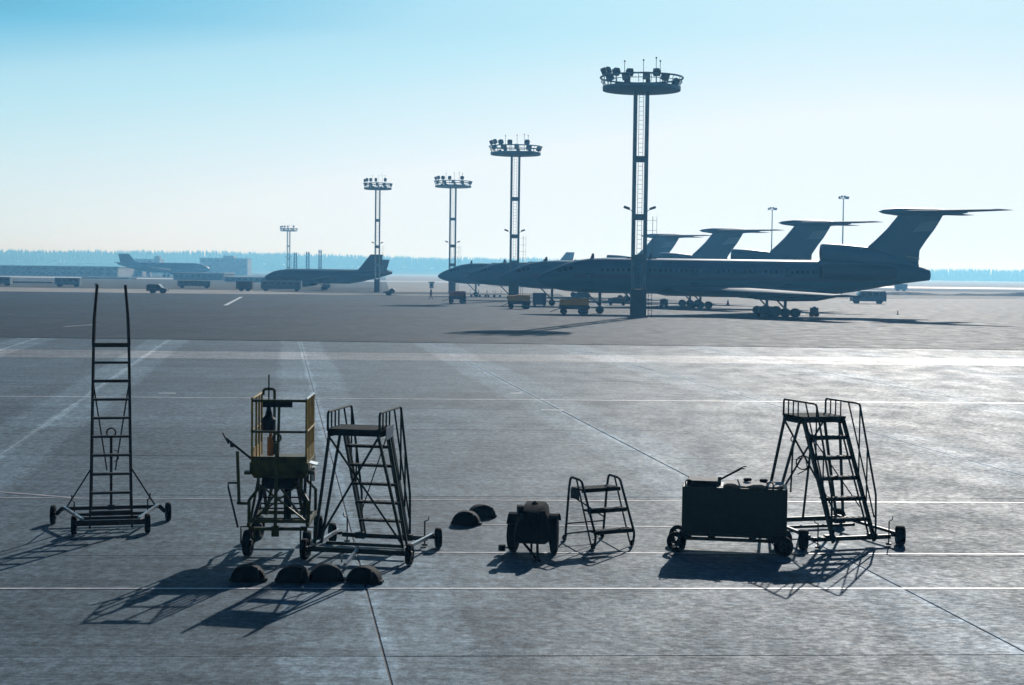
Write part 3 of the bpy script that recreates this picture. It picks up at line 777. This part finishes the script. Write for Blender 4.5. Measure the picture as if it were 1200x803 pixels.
# ------------------------------------------------------------------ aircraft
def loft(q, secs):                # secs: (LE, TE, thickness, thickness direction)
    cs = [(0, 0), (.03, .35), (.15, .8), (.4, 1.0), (.7, .6), (1, .06)]
    rs = []
    for le, te, th, nd in secs:
        le, te, nd = Vector(le), Vector(te), Vector(nd)
        up = [le.lerp(te, c) + nd * th * .5 * k for c, k in cs]; lo = [le.lerp(te, c) - nd * th * .5 * k for c, k in reversed(cs[1:])]
        rs.append(up + lo)
    return q.rings(rs)
def body_rings(q, secs, n=24):
    return q.rings([[(x, ry * math.cos(2 * math.pi * i / n), zc + rz_ * math.sin(2 * math.pi * i / n)) for i in range(n)] for x, zc, ry, rz_ in secs])
def side_y(secs, x, z):           # half width of the fuselage at station x, height z
    for (x0, c0, a0, b0), (x1, c1, a1, b1) in zip(secs, secs[1:]):
        if x0 <= x <= x1:
            k = (x - x0) / (x1 - x0); c = c0 + (c1 - c0) * k; a_ = a0 + (a1 - a0) * k; b_ = b0 + (b1 - b0) * k
            return a_ * math.sqrt(max(.02, 1 - ((z - c) / b_) ** 2))
    return 1
def patch(q, secs, x0, x1, z0, z1, s, off=.012):   # raised panel following the skin
    rs = []
    for z in (z0, (z0 + z1) / 2, z1):
        rs.append([(x, s * (side_y(secs, x, z) + off), z) for x in (x0, x1)])
    for k in range(2): q.add([rs[k][0], rs[k][1], rs[k + 1][1], rs[k + 1][0]], [(0, 1, 2, 3)])
def gear(t, x, y, ztop, r, nx, lean=0):
    lg = MB().tube((x + lean, y, ztop), (x, y, r), .16, 8); lg.tube((x - 1.6, y, ztop), (x - .1, y, r + .5), .09, 6); lg.bar((x - (nx - 1) * r * 1.12, y, r), (x + (nx - 1) * r * 1.12, y, r), .16, .2)
    lg.tube((x, y - .45, r), (x, y + .45, r), .09, 6)
    go = lg.build('landing_gear', M['acgrey'], t)
    for k in range(nx):
        for s in (-1, 1):
            c = Vector((x + (k - (nx - 1) / 2) * r * 2.24, y + s * .40, r))
            q = MB().lathe(c, (0, 1, 0), [(-.17, .5 * r), (-.17, .85 * r), (-.1, r), (.1, r), (.17, .85 * r), (.17, .5 * r)], 20); q.build('wheel', M['rubber'], go, True)
TRI = [(0, 3.55, .04, .04), (.15, 3.56, .28, .28), (.6, 3.6, .58, .58), (1.3, 3.66, .88, .88), (2.2, 3.74, 1.16, 1.18), (3.1, 3.86, 1.4, 1.45), (4.2, 3.98, 1.62, 1.68), (5.6, 4.06, 1.82, 1.84), (7.2, 4.1, 1.9, 1.9), (28, 4.1, 1.9, 1.9), (31, 4.13, 1.9, 1.88), (34, 4.32, 1.7, 1.68), (37, 4.58, 1.38, 1.38), (39.5, 4.72, 1.08, 1.08), (41.3, 4.66, .85, .78), (42.2, 4.55, .62, .55)]
def trijet(label, loc):
    t = thing('trijet_airliner', label, 'airliner', loc, 0, 'parked tri-jets with T tails')
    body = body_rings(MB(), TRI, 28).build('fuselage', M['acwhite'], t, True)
    q = MB()
    for s in (-1, 1):
        n_ = 0; x = 6.9
        while x < 29.5:
            if not (10.6 < x < 11.8 or 17.6 < x < 19.0): patch(q, TRI, x, x + .24, 4.55, 4.88, s)
            x += .56
    stuff(q.build('cabin_window', M['glass'], body))
    q = MB()
    for s in (-1, 1):
        for x0, x1, z0, z1 in ((2.25, 2.75, 4.42, 4.78), (2.85, 3.35, 4.55, 4.95), (3.45, 3.9, 4.66, 5.0)): patch(q, TRI, x0, x1, z0, z1, s)
    q.build('cockpit_window', M['glass'], body)
    for x in (5.3, 16.4, 26.4):
        for s in (-1, 1):
            q = MB(); patch(q, TRI, x, x + .8, 3.3, 5.15, s, .02); q.build('door', M['acgrey'], body)
    q = MB()
    for s in (-1, 1):
        xs = [4 + k for k in range(0, 28)]
        q = MB()
        for x in xs: patch(q, TRI, x, x + 1.0, 3.75, 4.25, s, .008)
        q.build('stripe', M['acblue'], body)
    q = body_rings(MB(), [(12.5, 2.5, .3, .2), (14, 2.55, 1.9, .55), (20, 2.55, 2.1, .62), (27, 2.55, 1.9, .6), (30, 2.6, .5, .3)], 16); q.build('belly_fairing', M['acgrey'], t, True)
    for s in (-1, 1):
        q = MB(); up = (0, 0, 1)
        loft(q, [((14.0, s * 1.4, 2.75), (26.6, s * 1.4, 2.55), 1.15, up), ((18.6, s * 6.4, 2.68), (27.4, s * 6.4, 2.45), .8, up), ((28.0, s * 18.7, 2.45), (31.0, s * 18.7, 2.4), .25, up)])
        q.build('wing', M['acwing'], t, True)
        q = MB().lathe((21.5, s * 5.75, 2.3), (1, 0, 0), [(0, .1), (1.2, .5), (4, .68), (7.5, .6), (10, .1)], 14); q.build('gear_pod', M['acgrey'], t, True)
        gear(t, 25.8, s * 5.75, 2.5, .47, 3)
        q = MB().lathe((30.0, s * 2.75, 4.75), (1, 0, 0), [(0, .72), (.15, .86), (1.5, .95), (5, .95), (7.2, .8), (7.9, .62)], 18)
        nc = q.build('nacelle', M['acgrey'], t, True)
        MB().lathe((29.99, s * 2.75, 4.75), (1, 0, 0), [(0, .70), (-.02, .1)], 18).build('engine_intake', M['black'], nc)
        MB().box((33.8, s * 1.9, 4.75), (5.4, 1.0, .35)).build('engine_pylon', M['acgrey'], t)
    gear(t, 6.9, 0, 2.4, .42, 1)
    q = MB()
    rs = []
    for x, zc, ry, rz_ in ((30.5, 6.85, .72, .85), (30.7, 6.85, .82, .95), (33, 6.72, .85, 1.02), (35.5, 6.3, .78, 1.2), (38, 5.8, .6, 1.0), (41, 5.2, .35, .6)):
        rs.append([(x, ry * math.cos(2 * math.pi * i / 20), zc + rz_ * math.sin(2 * math.pi * i / 20)) for i in range(20)])
    q.rings(rs); cn = q.build('centre_nacelle', M['acwhite'], t, True)
    q = MB().box((32, 0, 5.9), (3, .6, .5)); q.build('nacelle_plinth', M['acwhite'], t)
    MB().lathe((30.49, 0, 6.85), (1, 0, 0), [(0, .70), (-.02, .1)], 18).build('engine_intake', M['black'], cn)
    n_ = (0, 1, 0); q = MB()
    FIN = [(33.2, 41.0, 5.6, .75), (35.2, 41.1, 7.2, .6), (36.4, 41.8, 8.3, .52), (37.5, 42.6, 9.4, .46), (38.3, 43.2, 10.4, .42), (38.9, 43.6, 11.15, .4)]
    loft(q, [((l_, 0, z), (r_, 0, z), th, n_) for l_, r_, z, th in FIN])
    fin = q.build('fin', M['acwhite'], t, True)
    for s in (-1, 1):
        MB().add([(40.2, s * .20, 9.15), (42.3, s * .13, 9.3), (43.15, s * .12, 10.4), (41.2, s * .22, 10.25)], [(0, 1, 2, 3)]).build('flag_panel', M['acpatch'], fin)
    MB().box((40.3, 0, 6.45), (1.7, .62, .05), ry=.18).build('fin_lit_line', M['aclitline'], fin)  # pale metal strip standing in for a lit line at the fin foot
    MB().lathe((36.6, 0, 11.3), (1, 0, 0), [(0, .02), (.5, .22), (2, .42), (6, .42), (8.6, .2), (9.6, .03)], 14).build('bullet_fairing', M['acwhite'], t, True)
    for s in (-1, 1):
        q = MB(); loft(q, [((38.4, s * .1, 11.3), (44.0, s * .1, 11.3), .5, (0, 0, 1)), ((46.6, s * 6.7, 11.35), (48.9, s * 6.7, 11.33), .2, (0, 0, 1))]); q.build('tailplane', M['acwing'], t, True)
    q = MB()
    for x, z in ((5.8, 5.95), (12.0, 6.0)): q.prism([(x, z - .05), (x + .45, z - .05), (x + .4, z + .5), (x + .2, z + .5)], -.04, .04)
    q.box((11.3, 0, 6.02), (3.2, .3, .16)); q.build('antenna', M['acgrey'], t)
    return t
PL = [(628, 165, 'nearest T tailed airliner, whole fuselage and tail in view behind the tall mast'),
      (586, 203, 'second nearest T tailed airliner, tail just beyond the nearest one'),
      (546, 242, 'third T tailed airliner, its nose between the second and the farthest'),
      (513, 278, 'farthest T tailed airliner, nose reaching farthest to the left')]
tj0 = None
for px, D, lb in PL:
    g_ = GD(px, D)
    if tj0 is None: tj0 = trijet(lb, g_); o = tj0
    else: o = copy_tree(tj0)
    o.location = g_; o['label'] = lb

JET = [(0, 3.3, .04, .04), (.3, 3.3, .5, .5), (1.2, 3.4, 1.05, 1.05), (2.6, 3.6, 1.5, 1.55), (4.5, 3.75, 1.8, 1.85), (6.5, 3.8, 1.9, 1.95), (24, 3.8, 1.9, 1.95), (28, 4.1, 1.55, 1.6), (33, 4.7, .85, .9), (36.5, 5.1, .25, .3)]
def twinjet(label, loc, rz=0, k=1.0, finh=1.0, fx=0.0):
    t = thing('twin_jet', label, 'airliner', loc, rz, 'other jets parked far across the apron')
    m = M['acgrey']
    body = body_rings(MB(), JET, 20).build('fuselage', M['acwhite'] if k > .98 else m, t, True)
    q = MB()
    for s in (-1, 1):
        for i in range(38):
            x = 5.5 + i * .58; patch(q, JET, x, x + .26, 4.2, 4.55, s)
        patch(q, JET, 1.9, 3.2, 4.1, 4.5, s)
    stuff(q.build('cabin_window', M['glass'], body))
    for s in (-1, 1):
        q = MB(); loft(q, [((11.5, s * 1.4, 2.6), (19.5, s * 1.4, 2.5), 1.0, (0, 0, 1)), ((20.6, s * 16.5, 3.9), (22.4, s * 16.5, 3.9), .2, (0, 0, 1))]); q.build('wing', m, t, True)
        q = MB().lathe((10.2, s * 5.6, 1.9), (1, 0, 0), [(0, .85), (.2, 1.0), (2, 1.05), (3.6, .75), (4.4, .45)], 16); q.box((13, s * 5.6, 2.8), (2.6, .2, .6)); q.build('engine', m, t, True)
        q = MB(); loft(q, [((31.0, s * .4, 5.0), (35.0, s * .4, 5.0), .4, (0, 0, 1)), ((34.6, s * 6.0, 5.6), (36.4, s * 6.0, 5.6), .15, (0, 0, 1))]); q.build('tailplane', m, t, True)
        gear(t, 17.2, s * 3.6, 2.4, .55, 1)
    gear(t, 4.6, 0, 2.2, .4, 1)
    q = MB(); z1 = 5.4 + 6.3 * finh
    loft(q, [((27.6 + fx, 0, 5.3), (35.4 + fx, 0, 5.0), .5, (0, 1, 0)), ((29.4 + fx, 0, 6.0), (35.5 + fx, 0, 6.0), .45, (0, 1, 0)), ((29.4 + fx + 4.4 * finh, 0, z1), (36.0 + fx + .6 * finh, 0, z1), .25, (0, 1, 0))]); q.build('fin', m, t, True)
    t.scale = (k, k, k)
    return t
twinjet('dark jet with a swept fin parked at the left, the longer of two overlapping jets', GD(310, 345), 0, .785, .78, -2.6)
twinjet('dark jet overlapping behind the longer jet, only its fin and nose showing', GD(318, 392), R(0), .83, .55)
twinjet('pale jet facing right at the far left, partly behind parked vehicles', GD(246, 820), R(180), 1.35, .58)
twinjet('distant jet whose dark fin pokes above the second nearest airliner', GD(545, 505), R(0), .98, 1.0)
twinjet('most distant jet whose pale fin tip shows beside the second mast', GD(575, 790), R(0), .985, 1.0)

# ------------------------------------------------------------------ ground support equipment
def gpu(label, loc, rz, m, L=3.1):
    t = thing('power_cart', label, 'power cart', loc, rz, 'ground power carts by the airliner noses')
    h = L / 2
    q = MB().prism([(-h, .55), (h, .55), (h * 1.03, .8), (h, .95), (-h, .95), (-h * .98, .75)], -.75, .75); q.build('chassis', M['gpubase'], t)
    q = MB().prism([(-h * .97, .97), (h * .97, .97), (h * .95, 1.66), (-.25, 1.68), (-.3, 1.58), (-h * .95, 1.54)], -.74, .74); q.build('canopy', m, t)
    for k in range(4): MB().box((-h + .45 + k * L * .23, -.76, 1.28), (L * .17, .03, .4)).build('panel', m, t)
    for x in (-h * .7, h * .5, h * .74): wheel(t, (x, -.62, .32), (0, 1, 0), .32, .2); wheel(t, (x, .62, .32), (0, 1, 0), .32, .2)
    MB().bar((-h, 0, .6), (-h - .9, 0, .25), .07, .07).build('drawbar', M['gpubase'], t)
    return t
def at(px, py): return G(px, py)
gpu('orange ground power cart on wheels under the nearest nose, beside its nose wheel', at(672.5, 368.5), R(2), M['gpuorange'])
gpu('orange ground power cart under the second nose, beside a blue container', at(608, 362), R(2), M['gpuorange'], 2.7)
gpu('reddish ground power cart under the farthest nose, next to a standing person', at(536, 355.5), 0, M['gpured'], 2.4)
# container
def container(label, loc, L, W, H, m):
    t = thing('equipment_container', label, 'container', loc, 0)
    MB().bevbox((0, 0, H / 2 + .15), (L, W, H), .03).build('body', m, t)
    for k in range(5): MB().box((-L / 2 + .15 + k * (L - .3) / 4, -W / 2 - .02, H / 2 + .15), (.08, .05, H - .2)).build('rib', m, t)
    for s in (-1, 1): MB().box((s * L * .35, 0, .08), (.3, W, .15)).build('skid', M['gpubase'], t)
container('blue grey equipment container under the second nose', at(632, 358.5), 1.75, 1.6, 1.55, M['acblue'])
def small_unit(label, loc, L, H, m, rz=0):
    t = thing('service_unit', label, 'service cart', loc, rz)
    MB().bevbox((0, 0, .32 + H / 2), (L, .9, H), .04).build('body', m, t)
    MB().box((0, -.46, .34 + H * .55), (L * .7, .03, H * .5)).build('panel', m, t)
    MB().box((0, 0, .32 + H + .05), (L * .4, .4, .10)).build('cap', m, t)
    for x in (-L * .36, L * .36):
        for s in (-1, 1): wheel(t, (x, s * .4, .2), (0, 1, 0), .2, .12)
    MB().bar((-L / 2, 0, .3), (-L / 2 - .5, 0, .25), .05, .05).build('drawbar', M['gpubase'], t)
small_unit('dark green wheeled unit in front of the nearest main landing gear', at(897, 371), 1.45, .75, M['green'])
small_unit('small dark unit just right of the nearest main landing gear', at(954, 371), .75, .65, M['gpubase'])
small_unit('dark wheeled unit under the second fuselage, right of the tall mast base', at(778, 361), .95, .8, M['gpubase'])
small_unit('low dark unit behind the wheels of the nearest nose gear', at(723, 358), 2.4, .7, M['gpubase'])
c_ = at(853, 358); t = thing('traffic_cone', 'small red cone on the apron beside the second main landing gear', 'cone', c_)
MB().lathe((0, 0, .05), (0, 0, 1), [(0, .24), (.75, .05), (.78, .03)], 12).build('cone', M['conered'], t, True); MB().box((0, 0, .025), (.55, .55, .05)).build('base', M['gpubase'], t)
c_ = at(928 + 3, 371); t = thing('marker_post', 'small dark marker post by the shadow right of the nearest airliner', 'marker', at(1052, 369))
MB().lathe((0, 0, 0), (0, 0, 1), [(0, .2), (.05, .2), (.06, .06), (.42, .05), (.45, .02)], 10).build('post', M['gpubase'], t, True)

# vehicles
def van(label, loc, rz, L, H, m, group='vehicles parked across the apron', name='van', box=False):
    t = thing(name, label, 'van' if name == 'van' else name, loc, rz, group)
    h = L / 2
    if box: poly = [(-h, .45), (h, .45), (h, H), (-h + .05, H), (-h, H - .3)]
    else: poly = [(-h, .4), (h, .4), (h, H * .82), (h - .25, H), (-h + 1.5, H), (-h + .95, H * .62), (-h + .1, H * .52)]
    MB().prism(poly, -.95, .95).build('body', m, t)
    n_ = max(3, int(L / 1.2)); x0 = -h + (1.35 if not box else .3)
    for k in range(n_):
        w_ = (h - .2 - x0) / n_
        for s in (-1, 1): MB().box((x0 + w_ * (k + .5), s * .955, H * .74), (w_ * .82, .02, H * .24)).build('window', M['glass'], t)
    if not box: MB().add([(-h + 1.40, -.85, H * .96), (-h + 1.40, .85, H * .96), (-h + .96, .85, H * .64), (-h + .96, -.85, H * .64)], [(0, 1, 2, 3)]).build('windscreen', M['glass'], t).location = (-.02, 0, .01)
    for s in (-1, 1): MB().box((-h - .01, s * .65, .85), (.06, .25, .18)).build('headlight', M['lampglass'], t)
    for x in (-h + .9, h - .95):
        for s in (-1, 1): wheel(t, (x, s * .85, .36), (0, 1, 0), .36, .22)
    return t
van('blue grey minibus parked beyond the nearest tail, half under the tail cone', at(1017, 356), 0, 5.6, 2.1, M['van'])
van('dark van facing right on the far left apron edge', GD(185, 268), R(180), 3.6, 1.55, M['gpubase'])
van('small dark car parked right of the distant fins', GD(456, 278), 0, 2.1, 1.25, M['gpubase'], name='car')
van('pale bus with dark windows at the far left, nearest the image edge of its group', GD(80, 345), 0, 5.6, 2.0, M['buswhite'], name='bus', box=True)
van('long pale bus right of the far dark van', GD(228, 350), 0, 7.4, 1.7, M['van'], name='bus', box=True)
van('dark truck in front of the parked dark jets', GD(287, 310), 0, 3.2, 2.0, M['gpubase'], name='truck', box=True)
van('long bus with a pale roof under the nose of the dark jet', GD(330, 315), 0, 8.2, 2.2, M['van'], name='bus', box=True)
van('pale truck at the very left edge of the apron', GD(3, 350), 0, 4.0, 2.0, M['buswhite'], name='truck', box=True)
van('tiny truck far right near the pale taxiway', GD(1056, 520), 0, 4.0, 2.4, M['van'], name='truck', box=True)
# baggage trolleys under the noses
for k, px in enumerate((556, 566, 576, 583)):
    lb = ['flat baggage trolley under the third nose, leftmost of the line', 'flat baggage trolley second from the left under the third nose', 'flat baggage trolley third from the left under the third nose', 'flat baggage trolley nearest the third nose wheel'][k]
    t = thing('baggage_trolley', lb, 'trolley', GD(px, 268), 0, 'baggage trolleys under the noses')
    MB().box((0, 0, .45), (1.5, 1.2, .08)).build('deck', M['galv'], t)
    q = MB()
    for x in (-.7, .7):
        for y in (-.5, .5): q.tube((x, y, .45), (x, y, 1.25), .03, 5)
    for x in (-.7, .7): q.tube((x, -.5, 1.25), (x, .5, 1.25), .03, 5)
    q.build('rail', M['galv'], t)
    for x in (-.5, .5):
        for s in (-1, 1): wheel(t, (x, s * .5, .2), (0, 1, 0), .2, .1)

# ------------------------------------------------------------------ people
def person(label, loc, rz, stride, arm):
    me = bpy.data.meshes.new('person')
    V_ = {'pel': (0, 0, .93), 'wai': (0, 0, 1.08), 'che': (0, -.01, 1.33), 'nec': (0, 0, 1.50), 'hd0': (0, -.01, 1.58), 'hd1': (0, -.02, 1.70),
          'shl': (-.19, 0, 1.43), 'ell': (-.25, .05 + arm * .1, 1.14), 'hal': (-.25, -.10 - arm * .15, .90), 'shr': (.19, 0, 1.43), 'elr': (.25, .04 - arm * .1, 1.14), 'har': (.24, -.05 + arm * .2, .88),
          'hpl': (-.09, 0, .88), 'knl': (-.10, -.10 * stride - .02, .50), 'anl': (-.10, -.20 * stride + .02, .09), 'tol': (-.10, -.20 * stride - .13, .04),
          'hpr': (.09, 0, .88), 'knr': (.10, .02 * stride - .03, .49), 'anr': (.10, .28 * stride + .02, .10), 'tor': (.10, .28 * stride - .12, .04)}
    rad = {'pel': .135, 'wai': .125, 'che': .15, 'nec': .06, 'hd0': .085, 'hd1': .095, 'sh': .075, 'el': .05, 'ha': .04, 'hp': .095, 'kn': .065, 'an': .048, 'to': .04}
    ks = list(V_); E_ = ['pel wai', 'wai che', 'che nec', 'nec hd0', 'hd0 hd1', 'che shl', 'shl ell', 'ell hal', 'che shr', 'shr elr', 'elr har', 'pel hpl', 'hpl knl', 'knl anl', 'anl tol', 'pel hpr', 'hpr knr', 'knr anr', 'anr tor']
    me.from_pydata([V_[k] for k in ks], [tuple(ks.index(x) for x in e.split()) for e in E_], [])
    o = bpy.data.objects.new('person', me); col.objects.link(o)
    o.modifiers.new('skin', 'SKIN'); o.modifiers.new('sub', 'SUBSURF').render_levels = 1
    for i, k in enumerate(ks):
        r_ = rad.get(k, rad.get(k[:2])); sv_ = me.skin_vertices[0].data[i]; sv_.radius = (r_, r_); sv_.use_root = (k == 'pel')
    o.modifiers['sub'].levels = 1
    dg = bpy.context.evaluated_depsgraph_get(); dg.update()
    me2 = bpy.data.meshes.new_from_object(o.evaluated_get(dg)); bpy.data.objects.remove(o)
    me2.materials.clear(); me2.materials.append(M['clothes']); me2.materials.append(M['skin'])
    for f in me2.polygons:
        f.use_smooth = True
        f.material_index = 1 if f.center.z > 1.52 and f.center.y < .05 else 0
    o = bpy.data.objects.new('person', me2); col.objects.link(o)
    o.location = loc; o.rotation_euler = (0, 0, rz); tag(o, label, 'person'); return o
person('person in dark clothes walking alone left of the farthest nose', at(505, 351), R(-60), 1, 1)
person('person in dark clothes standing at the right end of the reddish power cart', at(544.5, 356), R(100), .2, .3)
person('person in dark clothes standing far away right of the pale bus', GD(113, 272), R(30), .3, .3)

# ------------------------------------------------------------------ far buildings
def building(name, label, px0, px1, ytop, D, depth, m, rows=2, cols=8, roof=None, cat='building', win=True):
    A, B = GD(px0, D), GD(px1, D); zt = P((px0 + px1) / 2, ytop, D).z
    t = thing(name, label, cat, ((A.x + B.x) / 2, D, 0)); L = B.x - A.x
    MB().box((0, depth / 2, zt / 2 - .1), (L, depth, zt + .2)).build('wall', m, t)
    MB().box((0, depth / 2, zt + .15), (L + .6, depth + .6, .3)).build('roof', roof or m, t)
    if win:
        for r_ in range(rows):
            for c in range(cols):
                MB().box((-L / 2 + L * (c + .5) / cols, -.03, zt * (r_ + .6) / rows), (L / cols * .55, .12, zt / rows * .42)).build('window', M['glass'], t)
    return t, L, zt
building('terminal_building', 'long low pale terminal with a row of small windows at the far left', -60, 138, 312, 820, 40, M['conc_wall'], 2, 26, M['white_roof'])
building('hangar', 'dark shed with a pale edged roof left of the parked dark jets', 203, 262, 320.5, 640, 25, M['dark_wall'], 1, 9, M['white_roof'])
t, L, zt = building('office_block', 'hazy office block with a raised middle behind the shed', 234, 290, 303, 1300, 20, M['conc_wall'], 3, 7)
MB().box((L * .08, 10, zt + 1.2), (L * .22, 10, 2.4)).build('roof_house', M['conc_wall'], t)
t, L, zt = building('tower_block', 'hazy block with a small rooftop tower at the far left', 149, 187, 304, 1300, 18, M['conc_wall'], 2, 5)
MB().box((L * .40, 5, zt + 1.2), (L * .16, 6, 3.6)).build('roof_tower', M['conc_wall'], t)
building('service_hut', 'small hut with a bright white roof at the far left', 148, 167, 314, 860, 9, M['conc_wall'], 1, 3, M['white_roof'])
building('kiosk', 'tiny pale kiosk with a white roof right of the white roofed hut', 170, 176, 317, 880, 4, M['conc_wall'], 1, 1, M['white_roof'])
building('low_shed', 'low hazy shed between the two hazy blocks', 188, 233, 313, 1200, 20, M['conc_wall'], 1, 8)
building('low_shed', 'long dark low shed under the long pale terminal', 4, 60, 331, 420, 12, M['dark_wall'], 1, 8)
building('low_shed', 'dark low shed behind the pale jet at the far left', 96, 150, 326, 640, 14, M['dark_wall'], 1, 7)
building('low_shed', 'dark low shed between the pale edged shed and the dark jets', 263, 312, 325.5, 560, 14, M['dark_wall'], 1, 7, M['white_roof'])
building('far_hangar', 'low distant hangar at the right of the farthest chimney', 385, 452, 318, 1500, 20, M['conc_wall'], 1, 8)
building('guard_hut', 'tiny dark hut in the pale field left of the farthest nose', 503.5, 508, 331.5, 420, 2, M['dark_wall'], 1, 1)
for k, (px, yt, w_) in enumerate(((346, 296, 1.1), (360.5, 295, 1.1), (375, 293, 1.0))):
    D = 900; zt = P(px, yt, D).z
    t = thing('chimney', ['slim lattice stack, leftmost of three behind the dark jet', 'slim lattice stack, middle of three behind the dark jet', 'slim lattice stack, rightmost of three behind the dark jet'][k], 'chimney', GD(px, D), 0, 'lattice stacks behind the jets')
    for s in (-1, 1): MB().tube((s * w_ * .6, 0, 0), (s * w_ * .6, 0, zt), .45, 8, .38).build('flue', M['mastpaint'], t)
    q = MB()
    for i in range(7): q.box((0, 0, zt * (i + .5) / 7), (2 * w_, 1.0, .4))
    q.build('platform', M['mastpaint'], t)
# earth bank on the right
vs = []; fs = []; n = 60
for i in range(n + 1):
    x = 95 + i * 3.2; y = 395 + i * .8
    h_ = .55 + .35 * math.sin(i * .9) * math.sin(i * .37) + random.uniform(-.12, .12)
    vs += [(x, y - 2.6, .0), (x + random.uniform(-.5, .5), y, max(.25, h_)), (x, y + 2.6, .0)]
for i in range(n):
    for j in (0, 1): fs.append((i * 3 + j, (i + 1) * 3 + j, (i + 1) * 3 + j + 1, i * 3 + j + 1))
me = bpy.data.meshes.new('earth_bank'); me.from_pydata(vs, [], fs); me.materials.append(M['verge'])
o = bpy.data.objects.new('earth_bank', me); col.objects.link(o); struct(o)

# ------------------------------------------------------------------ forest on the horizon
FOREST_Y = 3000.0
def hill(x, y):                   # low wooded rise, higher on the left
    f = x / FOREST_Y * F + 600
    top = 17.0 if f < 280 else 17.0 - 5.0 * min(1, (f - 280) / 240)
    if f > 620: top = 12.0 - 13.0 * min(1, (f - 620) / 330)
    return max(-.1, top * min(1, max(0, (y - FOREST_Y + 70) / 90.0)))
def forest():
    m = mat('conifer', (.05, .07, .04), .9, scale=.2, vary=.4, spec=.1)
    vs = []; fs = []
    def conifer(x, y, z0, h, r):
        n = 5
        for lv in range(3):
            za = z0 + h * (.12 + .28 * lv); zb = z0 + h * (.58 + .21 * lv); rr_ = r * (1 - .28 * lv); b = len(vs); ph = random.random() * 6
            for i in range(n):
                a_ = ph + 2 * math.pi * i / n; q = rr_ * random.uniform(.7, 1.2); vs.append((x + q * math.cos(a_), y + q * math.sin(a_), za + random.uniform(-.06, .06) * h))
            vs.append((x + random.uniform(-.2, .2), y, zb if lv < 2 else z0 + h))
            for i in range(n): fs.append((b + i, b + (i + 1) % n, b + n))
        b = len(vs)
        for i in range(3): vs.append((x + .25 * math.cos(i * 2.1), y + .25 * math.sin(i * 2.1), z0 - .5))
        vs.append((x, y, z0 + h * .3)); fs.extend([(b, b + 1, b + 3), (b + 1, b + 2, b + 3), (b + 2, b, b + 3)])
    for row in range(6):
        x = -1300.0
        while x < 1800:
            y = FOREST_Y + row * 22 + random.uniform(-8, 8)
            f = (x / y * F + 600)
            h = 25 * random.uniform(.78, 1.08) * (1 + .05 * math.sin(x * .008) + .03 * math.sin(x * .05))
            conifer(x, y, hill(x, y), h, random.uniform(3.8, 6.0))
            x += random.uniform(3.2, 6.8)
    me = bpy.data.meshes.new('forest'); me.from_pydata(vs, [], fs); me.materials.append(m)
    o = bpy.data.objects.new('forest', me); col.objects.link(o); stuff(o)
forest()
vs = []; fs = []; nx = 60; ny = 8
for j in range(ny + 1):
    for i in range(nx + 1):
        x = -1700 + 3900 * i / nx; y = FOREST_Y - 80 + (0, 25, 50, 80, 110, 160, 220, 600, 1200)[j]
        vs.append((x, y, hill(x, y) - (.3 if j == 0 else 0)))
for j in range(ny):
    for i in range(nx): fs.append((j * (nx + 1) + i, j * (nx + 1) + i + 1, (j + 1) * (nx + 1) + i + 1, (j + 1) * (nx + 1) + i))
me = bpy.data.meshes.new('hill'); me.from_pydata(vs, [], fs); me.materials.append(M['verge'])
o = bpy.data.objects.new('hill', me); col.objects.link(o); struct(o)

# ------------------------------------------------------------------ haze
hz = MB().box((0, 2000, 23.6), (13200, 9600, 50.8)).build('haze', M['glass']); stuff(hz)
hz.data.materials.clear()
hm = bpy.data.materials.new('haze'); hm.use_nodes = True
n = hm.node_tree.nodes; n.remove(n['Principled BSDF'])
pv = n.new('ShaderNodeVolumePrincipled')
pv.inputs['Color'].default_value = (.19, .56, 1.0, 1)
pv.inputs['Absorption Color'].default_value = (1, 1, 1, 1)
pv.inputs['Density'].default_value = .00058
pv.inputs['Anisotropy'].default_value = .45
hm.node_tree.links.new(pv.outputs[0], n['Material Output'].inputs['Volume'])
hz.data.materials.append(hm)
print('slabs', slabn, 'objects', len(col.objects))
